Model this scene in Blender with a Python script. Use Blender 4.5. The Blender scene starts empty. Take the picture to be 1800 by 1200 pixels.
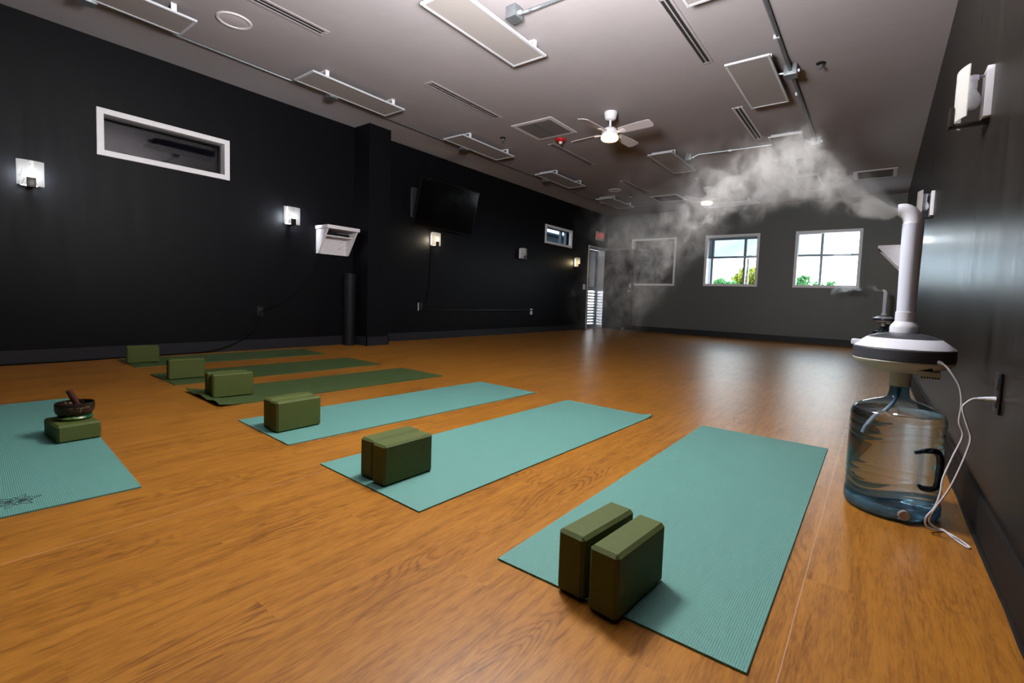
import bpy, bmesh, math, random
from mathutils import Vector, Matrix, Euler
random.seed(7)
SC = bpy.context.scene
COL = SC.collection
PI = math.pi
XL, XR, YB, YF, ZC = -5.598, 0.301, 10.779, -2.6, 2.80

# ------------------------------------------------------------------ camera
F = 830.4825; YAW, PITCH, ROLL = -0.62996158, -0.06196483, 0.03651339
CX, CY, CH = 34.6837, -24.2208, 0.6867928
def cam_axes():
    cy, sy, cp, sp, cr, sr = math.cos(YAW), math.sin(YAW), math.cos(PITCH), math.sin(PITCH), math.cos(ROLL), math.sin(ROLL)
    f = Vector((sy*cp, cy*cp, sp)); r = Vector((cy, -sy, 0)); u = r.cross(f)
    return cr*r + sr*u, -sr*r + cr*u, f
R_, U_, F_ = cam_axes()
cd = bpy.data.cameras.new('camera'); cam = bpy.data.objects.new('camera', cd); COL.objects.link(cam)
m = Matrix((R_, U_, -F_)).transposed().to_4x4(); m.translation = Vector((0, 0, CH)); cam.matrix_world = m
cd.sensor_width = 36.0; cd.lens = F*36.0/1800; cd.shift_x = -CX/1800; cd.shift_y = CY/1800
cd.clip_start = 0.02; cd.clip_end = 500
SC.camera = cam

# ------------------------------------------------------------------ materials
class NT:
    def __init__(s, name):
        s.m = bpy.data.materials.new(name); s.m.use_nodes = True; s.t = s.m.node_tree; s.t.nodes.clear()
        s.out = s.n('ShaderNodeOutputMaterial')
    def n(s, t, **k):
        x = s.t.nodes.new(t)
        for a, v in k.items(): setattr(x, a, v)
        return x
    def l(s, a, b): s.t.links.new(a, b)
    def set(s, sock, v):
        if isinstance(v, bpy.types.NodeSocket): s.l(v, sock)
        else: sock.default_value = v
    def math(s, op, a, b=None, c=None, clamp=False):
        x = s.n('ShaderNodeMath', operation=op, use_clamp=clamp); s.set(x.inputs[0], a)
        if b is not None: s.set(x.inputs[1], b)
        if c is not None: s.set(x.inputs[2], c)
        return x.outputs[0]
    def vm(s, op, a, b):
        x = s.n('ShaderNodeVectorMath', operation=op); s.set(x.inputs[0], a); s.set(x.inputs[1], b); return x.outputs[0]
    def xyz(s, v):
        x = s.n('ShaderNodeSeparateXYZ'); s.l(v, x.inputs[0]); return x.outputs
    def comb(s, a, b, c):
        x = s.n('ShaderNodeCombineXYZ'); s.set(x.inputs[0], a); s.set(x.inputs[1], b); s.set(x.inputs[2], c); return x.outputs[0]
    def obj(s): return s.n('ShaderNodeTexCoord').outputs['Object']
    def noise(s, v, scale, detail=2, rough=.5, dist=0):
        x = s.n('ShaderNodeTexNoise'); s.set(x.inputs['Vector'], v); x.inputs['Scale'].default_value = scale
        x.inputs['Detail'].default_value = detail; x.inputs['Roughness'].default_value = rough; x.inputs['Distortion'].default_value = dist
        return x.outputs[0]
    def ramp(s, f, pts):
        x = s.n('ShaderNodeValToRGB'); s.l(f, x.inputs[0]); e = x.color_ramp.elements
        while len(e) < len(pts): e.new(.5)
        for i, (p, c) in enumerate(pts): e[i].position = p; e[i].color = (*c, 1)
        return x.outputs[0]
    def mix(s, f, a, b):
        x = s.n('ShaderNodeMix', data_type='RGBA'); s.set(x.inputs[0], f)
        for i, v in ((6, a), (7, b)):
            if isinstance(v, bpy.types.NodeSocket): s.l(v, x.inputs[i])
            else: x.inputs[i].default_value = (*v, 1)
        return x.outputs[2]
    def bump(s, h, strength=.3, dist=.01, normal=None):
        x = s.n('ShaderNodeBump'); s.l(h, x.inputs['Height']); x.inputs['Strength'].default_value = strength
        x.inputs['Distance'].default_value = dist
        if normal is not None: s.l(normal, x.inputs['Normal'])
        return x.outputs[0]
    def bsdf(s, col, rough=.5, metal=0, normal=None, **k):
        b = s.n('ShaderNodeBsdfPrincipled')
        if isinstance(col, bpy.types.NodeSocket): s.l(col, b.inputs['Base Color'])
        else: b.inputs['Base Color'].default_value = (*col, 1)
        s.set(b.inputs['Roughness'], rough); b.inputs['Metallic'].default_value = metal
        if normal is not None: s.l(normal, b.inputs['Normal'])
        for a, v in k.items(): s.set(b.inputs[a.replace('_', ' ')], v)
        return b
    def done(s, sh): s.l(sh if isinstance(sh, bpy.types.NodeSocket) else sh.outputs[0], s.out.inputs[0]); return s.m

def simple(name, col, rough=.5, metal=0, var=.08, vscale=40, bump=0, bscale=200, **k):
    t = NT(name); o = t.obj(); n = t.noise(o, vscale, 3)
    c = t.mix(n, tuple(max(0, x*(1-var)) for x in col), tuple(min(1, x*(1+var)) for x in col))
    nm = t.bump(t.noise(o, bscale, 2), bump, .002) if bump else None
    return t.done(t.bsdf(c, rough, metal, nm, **k))

def emis(name, col, strength):
    t = NT(name); e = t.n('ShaderNodeEmission'); e.inputs[0].default_value = (*col, 1); e.inputs[1].default_value = strength
    return t.done(e)

def paint(name, col, rough, streak, bstr, spec=.5):
    # rolled wall paint: faint mottling, vertical roller streaks in the bump
    t = NT(name); o = t.obj()
    st = t.vm('MULTIPLY', o, (1, 1, .12))
    big = t.noise(o, .9, 3, .6); fine = t.noise(o, 260, 2, .6); sv = t.noise(st, 14, 4, .65)
    c = t.mix(t.math('ADD', t.math('MULTIPLY', big, .6), t.math('MULTIPLY', sv, .4)), tuple(x*.82 for x in col), tuple(x*1.18 for x in col))
    h = t.math('ADD', t.math('MULTIPLY', fine, .35), t.math('MULTIPLY', sv, streak))
    r = t.math('ADD', t.math('MULTIPLY', sv, .16), rough-.08)
    b = t.bsdf(c, r, 0, t.bump(h, bstr, .004)); b.inputs['Specular IOR Level'].default_value = spec
    return t.done(b)

M = {}
M['wall_dark'] = paint('charcoal_wall_paint', (.0031, .0031, .0044), .5, .5, .22, .13)
M['wall_grey'] = paint('grey_green_wall_paint', (.088, .092, .085), .5, .4, .2)
def semigloss():
    t = NT('dark_semigloss_wall_paint'); o = t.obj(); sv = t.noise(t.vm('MULTIPLY', o, (1, 1, .10)), 11, 4, .6); fine = t.noise(o, 230, 2, .6)
    c = t.mix(sv, (.009, .0068, .0050), (.014, .0106, .0080))
    nm = t.bump(t.math('ADD', t.math('MULTIPLY', fine, .35), t.math('MULTIPLY', sv, 1.1)), .17, .004)
    d = t.n('ShaderNodeBsdfDiffuse'); t.l(c, d.inputs[0]); t.l(nm, d.inputs['Normal'])
    g = t.n('ShaderNodeBsdfGlossy'); t.l(t.math('MULTIPLY_ADD', sv, .14, .23), g.inputs['Roughness']); t.l(nm, g.inputs['Normal'])
    lw = t.n('ShaderNodeLayerWeight'); lw.inputs[0].default_value = .5
    f = t.math('MULTIPLY_ADD', t.math('POWER', lw.outputs['Facing'], 2.5), .26, .012, True)
    mx = t.n('ShaderNodeMixShader'); t.l(f, mx.inputs[0]); t.l(d.outputs[0], mx.inputs[1]); t.l(g.outputs[0], mx.inputs[2])
    return t.done(mx)
M['wall_right'] = semigloss()
M['ceiling'] = paint('warm_grey_ceiling_paint', (.318, .287, .293), .75, .6, .25, .25)
M['base'] = simple('dark_grey_rubber_base', (.015, .015, .019), .5, 0, .08, 40, 0, 200, Specular_IOR_Level=.25)
M['base_right'] = simple('dark_brown_rubber_base', (.012, .010, .009), .7, 0, .1, 40, 0, 200, Specular_IOR_Level=.2)
M['white_trim'] = simple('white_painted_trim', (.80, .78, .80), .4)
M['alu'] = simple('brushed_aluminium', (.72, .73, .77), .30, .35)
M['dark_alu'] = simple('weathered_aluminium_mullion', (.11, .14, .16), .4, .5)
M['steel'] = simple('galvanised_steel', (.30, .33, .35), .38, .8, .25, 60)
M['heater_face'] = simple('textured_heater_face', (.29, .26, .248), .6, 0, .05, 60, .25, 400)
M['white_metal'] = simple('white_enamel', (.74, .72, .76), .35)
M['louvre'] = simple('weathered_louvre_metal', (.028, .036, .042), .4, .3)
M['black'] = simple('black_plastic', (.004, .004, .005), .45, 0, .1, 40, 0, 200, Specular_IOR_Level=.3)
M['black_matte'] = simple('black_foam', (.005, .005, .006), .6, 0, .1, 80, .2, 300, Specular_IOR_Level=.2)
M['dark_slot'] = simple('dark_vent_cavity', (.012, .011, .011), .7)
M['grille'] = simple('grey_vent_blade', (.085, .075, .072), .55)
M['red'] = simple('red_alarm_plastic', (.42, .012, .016), .3)
M['lens'] = simple('clear_strobe_lens', (.6, .55, .5), .15)
M['brass_dark'] = simple('dark_sprinkler_metal', (.03, .028, .028), .4, .7)
M['white_plastic'] = simple('white_plastic', (.82, .84, .95), .38, 0, .03)
M['tube_plastic'] = simple('lilac_white_mist_tube', (.78, .82, 1.0), .33, 0, .03)
M['dark_plastic'] = simple('slate_grey_plastic', (.052, .056, .068), .36, 0, .05)
M['cream_plastic'] = simple('cream_under_shell', (.60, .57, .52), .4, 0, .03)
M['bottle_handle'] = simple('dark_blue_handle_plastic', (.006, .018, .045), .12, 0, .1, 40, 0, 200, Coat_Weight=.6)
M['cord'] = simple('white_rubber_cord', (.72, .70, .78), .42)
M['block'] = simple('olive_foam_block', (.059, .082, .0105), .72, 0, .13, 55, .35, 500)
M['bronze'] = simple('dark_bronze_metal', (.024, .018, .014), .35, .5)
M['shelf_white'] = simple('white_painted_shelf', (.62, .58, .60), .45)
M['bulb_off'] = simple('unlit_white_bulb', (.72, .75, .82), .25)
M['bulb_cool'] = emis('cool_white_bulb', (.85, .93, 1.0), 260)
M['bulb_warm'] = emis('warm_white_bulb', (1.0, .86, .62), 170)
M['bulb_yellow'] = emis('yellow_bulb', (1.0, .80, .42), 80)
M['fan_light'] = emis('warm_fan_light', (1.0, .72, .34), 4)
M['fan_blade'] = simple('pale_fan_blade', (.50, .45, .46), .45)
M['tv_screen'] = simple('black_screen', (.0015, .0015, .0018), .12)
M['tv_frame'] = simple('black_screen_bezel', (.004, .004, .005), .3)
M['exit_red'] = emis('red_exit_letters', (.75, .07, .05), .55)
M['exit_face'] = simple('pale_sign_face', (.46, .40, .36), .5)
M['bowl_in'] = simple('dark_bowl_inside', (.012, .010, .008), .35, .6)
M['mallet'] = simple('dark_red_wood', (.055, .014, .010), .35, 0, .3, 30)
M['leather'] = simple('black_cable_sleeve', (.0025, .0025, .003), .6, 0, .1, 40, 0, 200, Specular_IOR_Level=.1)
M['gravel'] = simple('pale_gravel', (.06, .06, .06), .9, 0, .5, 30)
M['bark'] = simple('grey_brown_bark', (.10, .075, .055), .9, 0, .3, 8)
M['facade'] = simple('dark_building_facade', (.025, .030, .038), .8)
M['silver_cap'] = simple('grey_valve_cap', (.30, .27, .25), .3, .2, .35, 90)
M['print'] = simple('dark_printed_ink', (.012, .045, .042), .7)

def mat_mat(name, col, wx, wy, bs):
    t = NT(name); o = t.obj(); x, y, z = t.xyz(o)
    a = t.math('SINE', t.math('MULTIPLY', x, 2*PI/wx)); b = t.math('SINE', t.math('MULTIPLY', y, 2*PI/wy))
    h = t.math('ADD', t.math('MULTIPLY', a, .5), t.math('MULTIPLY', b, .35))
    n = t.noise(o, 5, 3); n2 = t.noise(o, 90, 2)
    f = t.math('ADD', t.math('MULTIPLY', n, .5), t.math('MULTIPLY', n2, .5))
    c = t.mix(f, tuple(v*.88 for v in col), tuple(v*1.12 for v in col))
    c2 = t.mix(t.math('MULTIPLY_ADD', h, .28, .30, True), c, tuple(v*.52 for v in col))
    return t.done(t.bsdf(c2, .62, 0, t.bump(h, bs, .0012)))
M['mat_teal'] = mat_mat('teal_waffle_mat', (.115, .31, .272), .0050, .0047, .5)
M['mat_green'] = mat_mat('dark_green_waffle_mat', (.052, .092, .022), .006, .006, .3)

def floor_mat():
    t = NT('oak_vinyl_floor'); o = t.obj(); x, y, z = t.xyz(o)
    row = t.math('FLOOR', t.math('DIVIDE', x, .118))
    wn = t.n('ShaderNodeTexWhiteNoise', noise_dimensions='1D'); t.l(row, wn.inputs['W'])
    y2 = t.math('ADD', y, t.math('MULTIPLY', wn.outputs[0], 3.0))
    seg = t.math('FLOOR', t.math('DIVIDE', y2, .93))
    wn2 = t.n('ShaderNodeTexWhiteNoise', noise_dimensions='2D'); t.l(t.comb(row, seg, 0), wn2.inputs['Vector'])
    rnd = wn2.outputs[0]
    off = t.math('MULTIPLY', rnd, 37.0)
    # growth-ring contours, stretched along the plank
    v = t.comb(t.math('MULTIPLY', x, 8.0), t.math('MULTIPLY', y, 1.5), off)
    n = t.noise(v, 1.1, 1.5, .4, .1)
    rings = t.math('SINE', t.math('MULTIPLY', n, 150.0))
    rings = t.math('POWER', t.math('MULTIPLY_ADD', rings, .5, .5), 3.0)
    v2 = t.comb(t.math('MULTIPLY', x, 210.0), t.math('MULTIPLY', y, 22.0), off)
    fine = t.noise(v2, 1.0, 4, .62)
    v3 = t.comb(t.math('MULTIPLY', x, 26.0), t.math('MULTIPLY', y, 2.4), off)
    streak = t.noise(v3, 1.6, 4, .6)
    blot = t.noise(o, .8, 4, .6)
    g = t.math('ADD', t.math('MULTIPLY', fine, .52), t.math('MULTIPLY', streak, .50))
    mask = t.math('MULTIPLY', t.math('SUBTRACT', t.noise(t.comb(t.math('MULTIPLY', x, 2.2), t.math('MULTIPLY', y, 1.1), t.math('MULTIPLY', rnd, 9.0)), 1.0, 1),   .55), 7.0, None, True)
    rings = t.math('MULTIPLY', rings, t.math('MULTIPLY_ADD', mask, .90, .10))
    g = t.math('ADD', g, t.math('MULTIPLY', rings, -.16))
    g = t.math('ADD', g, t.math('MULTIPLY', t.math('SUBTRACT', rnd, .5), .05))
    c = t.ramp(g, [(.22, (.095, .033, .0045)), (.40, (.235, .091, .011)), (.54, (.37, .153, .018)), (.74, (.46, .208, .030))])
    c = t.mix(t.math('MULTIPLY', blot, .30), c, (.19, .068, .010))
    seam = 0
    for sx in (-0.105, -1.665):
        d = t.math('ABSOLUTE', t.math('SUBTRACT', t.math('ADD', x, t.math('MULTIPLY', t.noise(o, 3, 2), .004)), sx+.002))
        k = t.math('LESS_THAN', d, .0013)
        c = t.mix(t.math('MULTIPLY', k, .55), c, (.50, .33, .22))
    h = t.math('ADD', t.math('MULTIPLY', rings, -.45), t.math('MULTIPLY', fine, .55))
    wav = t.noise(t.vm('MULTIPLY', o, (1.0, 2.2, 1)), 2.0, 2)
    nb = t.bump(wav, .10, .03)
    nb = t.bump(h, .16, .0015, nb)
    b = t.bsdf(c, t.math('MULTIPLY_ADD', fine, .14, .31), 0, nb); b.inputs['Specular IOR Level'].default_value = .42
    return t.done(b)
M['floor'] = floor_mat()

def shade_mat():
    t = NT('etched_glass_shade'); o = t.obj(); x, y, z = t.xyz(o)
    # brush-stroke bamboo pattern fired into the glass
    line = t.math('ABSOLUTE', t.math('SUBTRACT', y, t.math('MULTIPLY_ADD', z, .35, -.035)))
    n = t.noise(t.vm('MULTIPLY', o, (1, 1, .5)), 55, 3, .6)
    k = t.math('MULTIPLY', t.math('GREATER_THAN', n, .54), t.math('LESS_THAN', line, .022))
    c = t.mix(t.math('MULTIPLY', k, .55), (.86, .85, .83), (.16, .15, .15))
    d = t.n('ShaderNodeBsdfDiffuse'); t.l(c, d.inputs[0])
    tr = t.n('ShaderNodeBsdfTranslucent'); t.l(c, tr.inputs[0])
    g = t.n('ShaderNodeBsdfGlossy'); g.inputs['Roughness'].default_value = .2
    a = t.n('ShaderNodeMixShader'); a.inputs[0].default_value = .62; t.l(d.outputs[0], a.inputs[1]); t.l(tr.outputs[0], a.inputs[2])
    b = t.n('ShaderNodeMixShader'); b.inputs[0].default_value = .05; t.l(a.outputs[0], b.inputs[1]); t.l(g.outputs[0], b.inputs[2])
    return t.done(b)
M['shade'] = shade_mat()

def schlick(t, k=1.0):
    # reflectance of a thin sheet from the plain angle of view, the same from both sides
    g = t.n('ShaderNodeNewGeometry'); d = t.n('ShaderNodeVectorMath', operation='DOT_PRODUCT'); t.l(g.outputs['Incoming'], d.inputs[0]); t.l(g.outputs['Normal'], d.inputs[1])
    c = t.math('SUBTRACT', 1.0, t.math('ABSOLUTE', d.outputs['Value']), None, True)
    return t.math('MULTIPLY', t.math('MULTIPLY_ADD', t.math('POWER', c, 5.0), .96, .04), k, None, True)
def pane(name, tint, refl=1.0, rough=0.0):
    t = NT(name); tr = t.n('ShaderNodeBsdfTransparent'); tr.inputs[0].default_value = (*tint, 1)
    g = t.n('ShaderNodeBsdfGlossy'); g.inputs['Roughness'].default_value = rough
    mx = t.n('ShaderNodeMixShader'); t.l(schlick(t, refl), mx.inputs[0])
    t.l(tr.outputs[0], mx.inputs[1]); t.l(g.outputs[0], mx.inputs[2])
    return t.done(mx)
M['glass'] = pane('clear_window_glass', (.93, .97, .98))
M['glass_blue'] = pane('blue_tinted_window_glass', (.30, .345, .37))
M['glass_dark'] = pane('dark_window_glass', (.55, .56, .60), 1.4)
M['bottle'] = None
def bottle_mat():
    t = NT('pale_blue_bottle_plastic'); tr = t.n('ShaderNodeBsdfTransparent'); tr.inputs[0].default_value = (.90, .95, .98, 1)
    o = t.obj(); z = t.xyz(o)[2]
    g = t.n('ShaderNodeBsdfGlossy'); g.inputs['Roughness'].default_value = .04
    lw = t.n('ShaderNodeLayerWeight'); lw.inputs[0].default_value = .35
    d = t.n('ShaderNodeBsdfTransparent'); d.inputs[0].default_value = (.22, .45, .62, 1)
    e = t.n('ShaderNodeMixShader'); t.l(t.math('POWER', lw.outputs['Facing'], 1.6), e.inputs[0]); t.l(d.outputs[0], e.inputs[2])
    tk = t.n('ShaderNodeMixShader'); nk = t.n('ShaderNodeBsdfTransparent'); nk.inputs[0].default_value = (.24, .40, .52, 1)
    t.l(t.math('MULTIPLY', t.math('SUBTRACT', z, .352), 22.0, None, True), tk.inputs[0]); t.l(tr.outputs[0], tk.inputs[1]); t.l(nk.outputs[0], tk.inputs[2]); t.l(tk.outputs[0], e.inputs[1])
    mx = t.n('ShaderNodeMixShader'); t.l(schlick(t), mx.inputs[0]); t.l(e.outputs[0], mx.inputs[1]); t.l(g.outputs[0], mx.inputs[2])
    return t.done(mx)
M['bottle'] = bottle_mat()
def bottle_base_mat():
    t = NT('blue_bottle_base'); tr = t.n('ShaderNodeBsdfTransparent'); tr.inputs[0].default_value = (.62, .80, .90, 1)
    d = t.n('ShaderNodeBsdfPrincipled'); d.inputs['Base Color'].default_value = (.16, .33, .44, 1); d.inputs['Roughness'].default_value = .12
    n = t.noise(t.obj(), 22, 3)
    mx = t.n('ShaderNodeMixShader'); t.l(t.math('MULTIPLY_ADD', n, .6, .02, True), mx.inputs[0]); t.l(tr.outputs[0], mx.inputs[1]); t.l(d.outputs[0], mx.inputs[2])
    return t.done(mx)
M['bottle_base'] = bottle_base_mat()
def water_mat():
    t = NT('water'); g = t.n('ShaderNodeBsdfGlass'); g.inputs['IOR'].default_value = 1.33; g.inputs['Color'].default_value = (.95, .985, 1, 1); g.inputs['Roughness'].default_value = 0
    tr = t.n('ShaderNodeBsdfTransparent'); tr.inputs[0].default_value = (.93, .97, .99, 1); mx = t.n('ShaderNodeMixShader'); mx.inputs[0].default_value = .86; t.l(tr.outputs[0], mx.inputs[1]); t.l(g.outputs[0], mx.inputs[2])
    return t.done(mx)
M['water'] = water_mat()

def bowl_mat():
    t = NT('engraved_bronze_bowl'); o = t.obj()
    x, y, z = t.xyz(o); ang = t.math('ARCTAN2', y, x)
    v = t.n('ShaderNodeTexVoronoi'); t.l(t.comb(t.math('MULTIPLY', ang, 2.2), t.math('MULTIPLY', z, 40), 0), v.inputs['Vector']); v.inputs['Scale'].default_value = 1.6
    k = t.math('SINE', t.math('MULTIPLY', v.outputs['Distance'], 26))
    c = t.ramp(t.math('MULTIPLY_ADD', k, .5, .5), [(.2, (.028, .017, .010)), (.8, (.085, .050, .026))])
    return t.done(t.bsdf(c, .36, .65, t.bump(k, .5, .002)))
M['bowl'] = bowl_mat()
def cushion_mat():
    t = NT('green_brocade_cushion'); o = t.obj(); n = t.noise(o, 55, 2, .5, 1.2)
    c = t.ramp(n, [(.42, (.004, .050, .022)), (.52, (.012, .13, .05)), (.60, (.16, .20, .04))])
    return t.done(t.bsdf(c, .33))
M['cushion'] = cushion_mat()
def leaf_mat(name, a, b):
    t = NT(name); oi = t.n('ShaderNodeNewGeometry'); 
    c = t.mix(oi.outputs['Random Per Island'], a, b)
    d = t.n('ShaderNodeBsdfDiffuse'); t.l(c, d.inputs[0]); tr = t.n('ShaderNodeBsdfTranslucent'); t.l(c, tr.inputs[0])
    x = t.n('ShaderNodeMixShader'); x.inputs[0].default_value = .4; t.l(d.outputs[0], x.inputs[1]); t.l(tr.outputs[0], x.inputs[2])
    return t.done(x)
M['leaf_yellow'] = leaf_mat('yellow_green_leaves', (.07, .13, .02), (.24, .22, .04))
M['leaf_green'] = leaf_mat('blue_green_leaves', (.025, .10, .035), (.10, .23, .09))

# ------------------------------------------------------------------ mesh helpers
class MB:
    def __init__(s): s.b = bmesh.new(); s.mi = 0
    def _mark(s, fs):
        for f in fs: f.material_index = s.mi
    def box(s, lo, hi, rz=0, piv=None, bevel=0, seg=2):
        lo, hi = Vector(lo), Vector(hi)
        mt = Matrix.Translation((lo+hi)/2) @ Matrix.Diagonal((*(hi-lo), 1))
        if rz:
            p = Vector(piv) if piv is not None else (lo+hi)/2
            mt = Matrix.Translation(p) @ Matrix.Rotation(rz, 4, 'Z') @ Matrix.Translation(-p) @ mt
        r = bmesh.ops.create_cube(s.b, size=1, matrix=mt); vs = r['verts']
        fs = list({f for v in vs for f in v.link_faces}); s._mark(fs)
        if bevel:
            es = list({e for v in vs for e in v.link_edges})
            q = bmesh.ops.bevel(s.b, geom=es, offset=bevel, segments=seg, affect='EDGES', profile=.6)
            s._mark(q['faces'])
        return s
    def lathe(s, prof, seg=32, c=(0, 0, 0), cap0=True, cap1=True, axis='Z', fn=None):
        rings = []
        for r, z in prof:
            ring = []
            for i in range(seg):
                a = 2*PI*i/seg; rr = r if fn is None else fn(r, z, a)
                x, y = rr*math.cos(a), rr*math.sin(a)
                p = (x, y, z) if axis == 'Z' else ((z, x, y) if axis == 'X' else (y, z, x))
                ring.append(s.b.verts.new(Vector(p)+Vector(c)))
            rings.append(ring)
        fs = []
        for a, b in zip(rings, rings[1:]):
            for i in range(seg):
                j = (i+1) % seg; fs.append(s.b.faces.new((a[i], a[j], b[j], b[i])))
        if cap0: fs.append(s.b.faces.new(list(reversed(rings[0]))))
        if cap1: fs.append(s.b.faces.new(rings[-1]))
        s._mark(fs); return s
    def tube(s, pts, r, seg=8, caps=True):
        pts = [Vector(p) for p in pts]; rs = r if isinstance(r, (list, tuple)) else [r]*len(pts)
        rings = []; up = None
        for i, p in enumerate(pts):
            d = (pts[min(i+1, len(pts)-1)]-pts[max(i-1, 0)]).normalized()
            if up is None: up = Vector((0, 0, 1)) if abs(d.z) < .9 else Vector((1, 0, 0))
            a = d.cross(up).normalized(); b = a.cross(d).normalized(); up = b
            rings.append([s.b.verts.new(p+rs[i]*(math.cos(2*PI*k/seg)*a+math.sin(2*PI*k/seg)*b)) for k in range(seg)])
        fs = []
        for a, b in zip(rings, rings[1:]):
            for k in range(seg): fs.append(s.b.faces.new((a[k], a[(k+1) % seg], b[(k+1) % seg], b[k])))
        if caps: fs += [s.b.faces.new(list(reversed(rings[0]))), s.b.faces.new(rings[-1])]
        s._mark(fs); return s
    def poly(s, pts):
        f = s.b.faces.new([s.b.verts.new(Vector(p)) for p in pts]); s._mark([f]); return s
    def prism(s, pts, d):
        d = Vector(d); a = [s.b.verts.new(Vector(p)) for p in pts]; b = [s.b.verts.new(Vector(p)+d) for p in pts]
        n = len(pts); fs = [s.b.faces.new(list(reversed(a))), s.b.faces.new(b)]
        for i in range(n): fs.append(s.b.faces.new((a[i], a[(i+1) % n], b[(i+1) % n], b[i])))
        s._mark(fs); return s
    def build(s, name, mats, parent=None, loc=(0, 0, 0), rz=0, smooth=True, angle=35):
        bmesh.ops.recalc_face_normals(s.b, faces=s.b.faces[:])
        me = bpy.data.meshes.new(name); s.b.to_mesh(me); s.b.free()
        for x in (mats if isinstance(mats, (list, tuple)) else [mats]): me.materials.append(x)
        if smooth:
            me.shade_smooth(); me.set_sharp_from_angle(angle=math.radians(angle))
        o = bpy.data.objects.new(name, me); COL.objects.link(o); o.location = loc; o.rotation_euler = (0, 0, rz)
        if parent: o.parent = parent
        return o
def spline(pts, n=8):
    P = [Vector(p) for p in pts]; P = [2*P[0]-P[1]]+P+[2*P[-1]-P[-2]]; out = []
    for i in range(1, len(P)-2):
        a, b, c, d = P[i-1:i+3]
        for k in range(n):
            t = k/n; out.append(.5*((2*b)+(c-a)*t+(2*a-5*b+4*c-d)*t*t+(3*b-a-3*c+d)*t**3))
    out.append(P[-2]); return out
def tag(o, label=None, cat=None, group=None, kind=None):
    if label: o['label'] = label
    if cat: o['category'] = cat
    if group: o['group'] = group
    if kind: o['kind'] = kind
    return o
def thing(name, label, cat, loc=(0, 0, 0), rz=0, group=None):
    o = bpy.data.objects.new(name, None); COL.objects.link(o); o.location = loc; o.rotation_euler = (0, 0, rz); o.empty_display_size = .05
    return tag(o, label, cat, group)
def dup(root, loc, rz, label, group=None):
    r = root.copy(); COL.objects.link(r); r.location = loc; r.rotation_euler = (0, 0, rz); r['label'] = label
    if group: r['group'] = group
    for ch in list(root.children):
        c = ch.copy(); COL.objects.link(c); c.parent = r
        for g in list(ch.children):
            d = g.copy(); COL.objects.link(d); d.parent = c
    return r
def struct(o, label=None, cat=None):
    return tag(o, label, cat, None, 'structure')

# ------------------------------------------------------------------ shell
def wall(name, axis, p0, p1, u0, u1, z1, holes, mat, label):
    mb = MB(); us = sorted({u0, u1, *[h[0] for h in holes], *[h[1] for h in holes]}); zs = sorted({0, z1, *[h[2] for h in holes], *[h[3] for h in holes]})
    for a, b in zip(us, us[1:]):
        for c, d in zip(zs, zs[1:]):
            if any(h[0] <= (a+b)/2 <= h[1] and h[2] <= (c+d)/2 <= h[3] for h in holes): continue
            if axis == 'x': mb.box((p0, a, c), (p1, b, d))
            else: mb.box((a, p0, c), (b, p1, d))
    bmesh.ops.remove_doubles(mb.b, verts=mb.b.verts[:], dist=1e-5)
    # drop the inner faces shared by neighbouring tiles
    seen = {}
    for f in mb.b.faces:
        seen.setdefault(frozenset(v.index for v in f.verts) if False else tuple(round(x, 4) for x in f.calc_center_median()), []).append(f)
    bmesh.ops.delete(mb.b, geom=[f for fs in seen.values() if len(fs) > 1 for f in fs], context='FACES_ONLY')
    return struct(mb.build(name, mat, smooth=False), label, 'wall')
W1 = (1.13, 2.175, 1.806, 2.212); W2 = (8.02, 9.074, 1.832, 2.216); D1 = (9.88, 10.70, 0, 1.95)
struct(MB().box((XL-.2, YF-.2, -.12), (XR+.2, YB+.2, 0)).build('floor', M['floor'], smooth=False), 'glossy orange oak plank vinyl floor of the studio', 'floor')
struct(MB().box((XL-.2, YF-.2, ZC), (XR+.2, YB+.2, ZC+.15)).build('ceiling', M['ceiling'], smooth=False), 'warm grey painted ceiling with heaters and vents', 'ceiling')
wall('wall_left', 'x', XL-.2, XL, YF-.2, YB+.2, ZC, [W1, W2, D1], M['wall_dark'], 'long charcoal painted wall with sconces and pillar')
W3 = (-4.925, -3.826, 1.095, 2.204); W4 = (-3.175, -2.066, 1.10, 2.21); W5 = (-1.414, -.311, 1.095, 2.21)
wall('wall_back', 'y', YB, YB+.2, XL, XR, ZC, [W3, W4, W5], M['wall_grey'], 'grey green far wall with three square windows')
wall('wall_right', 'x', XR, XR+.2, YF-.2, YB+.2, ZC, [], M['wall_right'], 'dark glossy wall beside the large humidifier')
wall('wall_front', 'y', YF-.2, YF, XL, XR, ZC, [], M['wall_dark'], 'dark wall behind the photographer')
struct(MB().box((XL-.02, 3.64, 0), (-5.27, 3.96, ZC)).build('wall_pillar', M['wall_dark'], smooth=False), 'charcoal pillar standing out of the left wall', 'pillar')
struct(MB().box((XL, YF, 0), (XL+.012, 3.64, .115)).box((XL, 3.96, 0), (XL+.012, 9.82, .115)).build('baseboard_left', M['base'], smooth=False), 'dark rubber baseboard along the charcoal wall', 'baseboard')
struct(MB().box((XL+.01, 3.63, 0), (-5.26, 3.64, .115)).box((-5.27, 3.63, 0), (-5.26, 3.97, .115)).box((XL+.01, 3.96, 0), (-5.26, 3.97, .115)).build('baseboard_pillar', M['base'], smooth=False), 'dark rubber baseboard around the pillar', 'baseboard')
struct(MB().box((XL, YB-.012, 0), (XR, YB, .115)).build('baseboard_back', M['base'], smooth=False), 'dark rubber baseboard along the grey far wall', 'baseboard')
mb = MB().box((XR-.012, YF, 0), (XR, YB, .125))
mb.tube([(XR-.014+random.uniform(-.002, .002), -2+.16*i, .004) for i in range(80)], .0055, 6)
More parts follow.
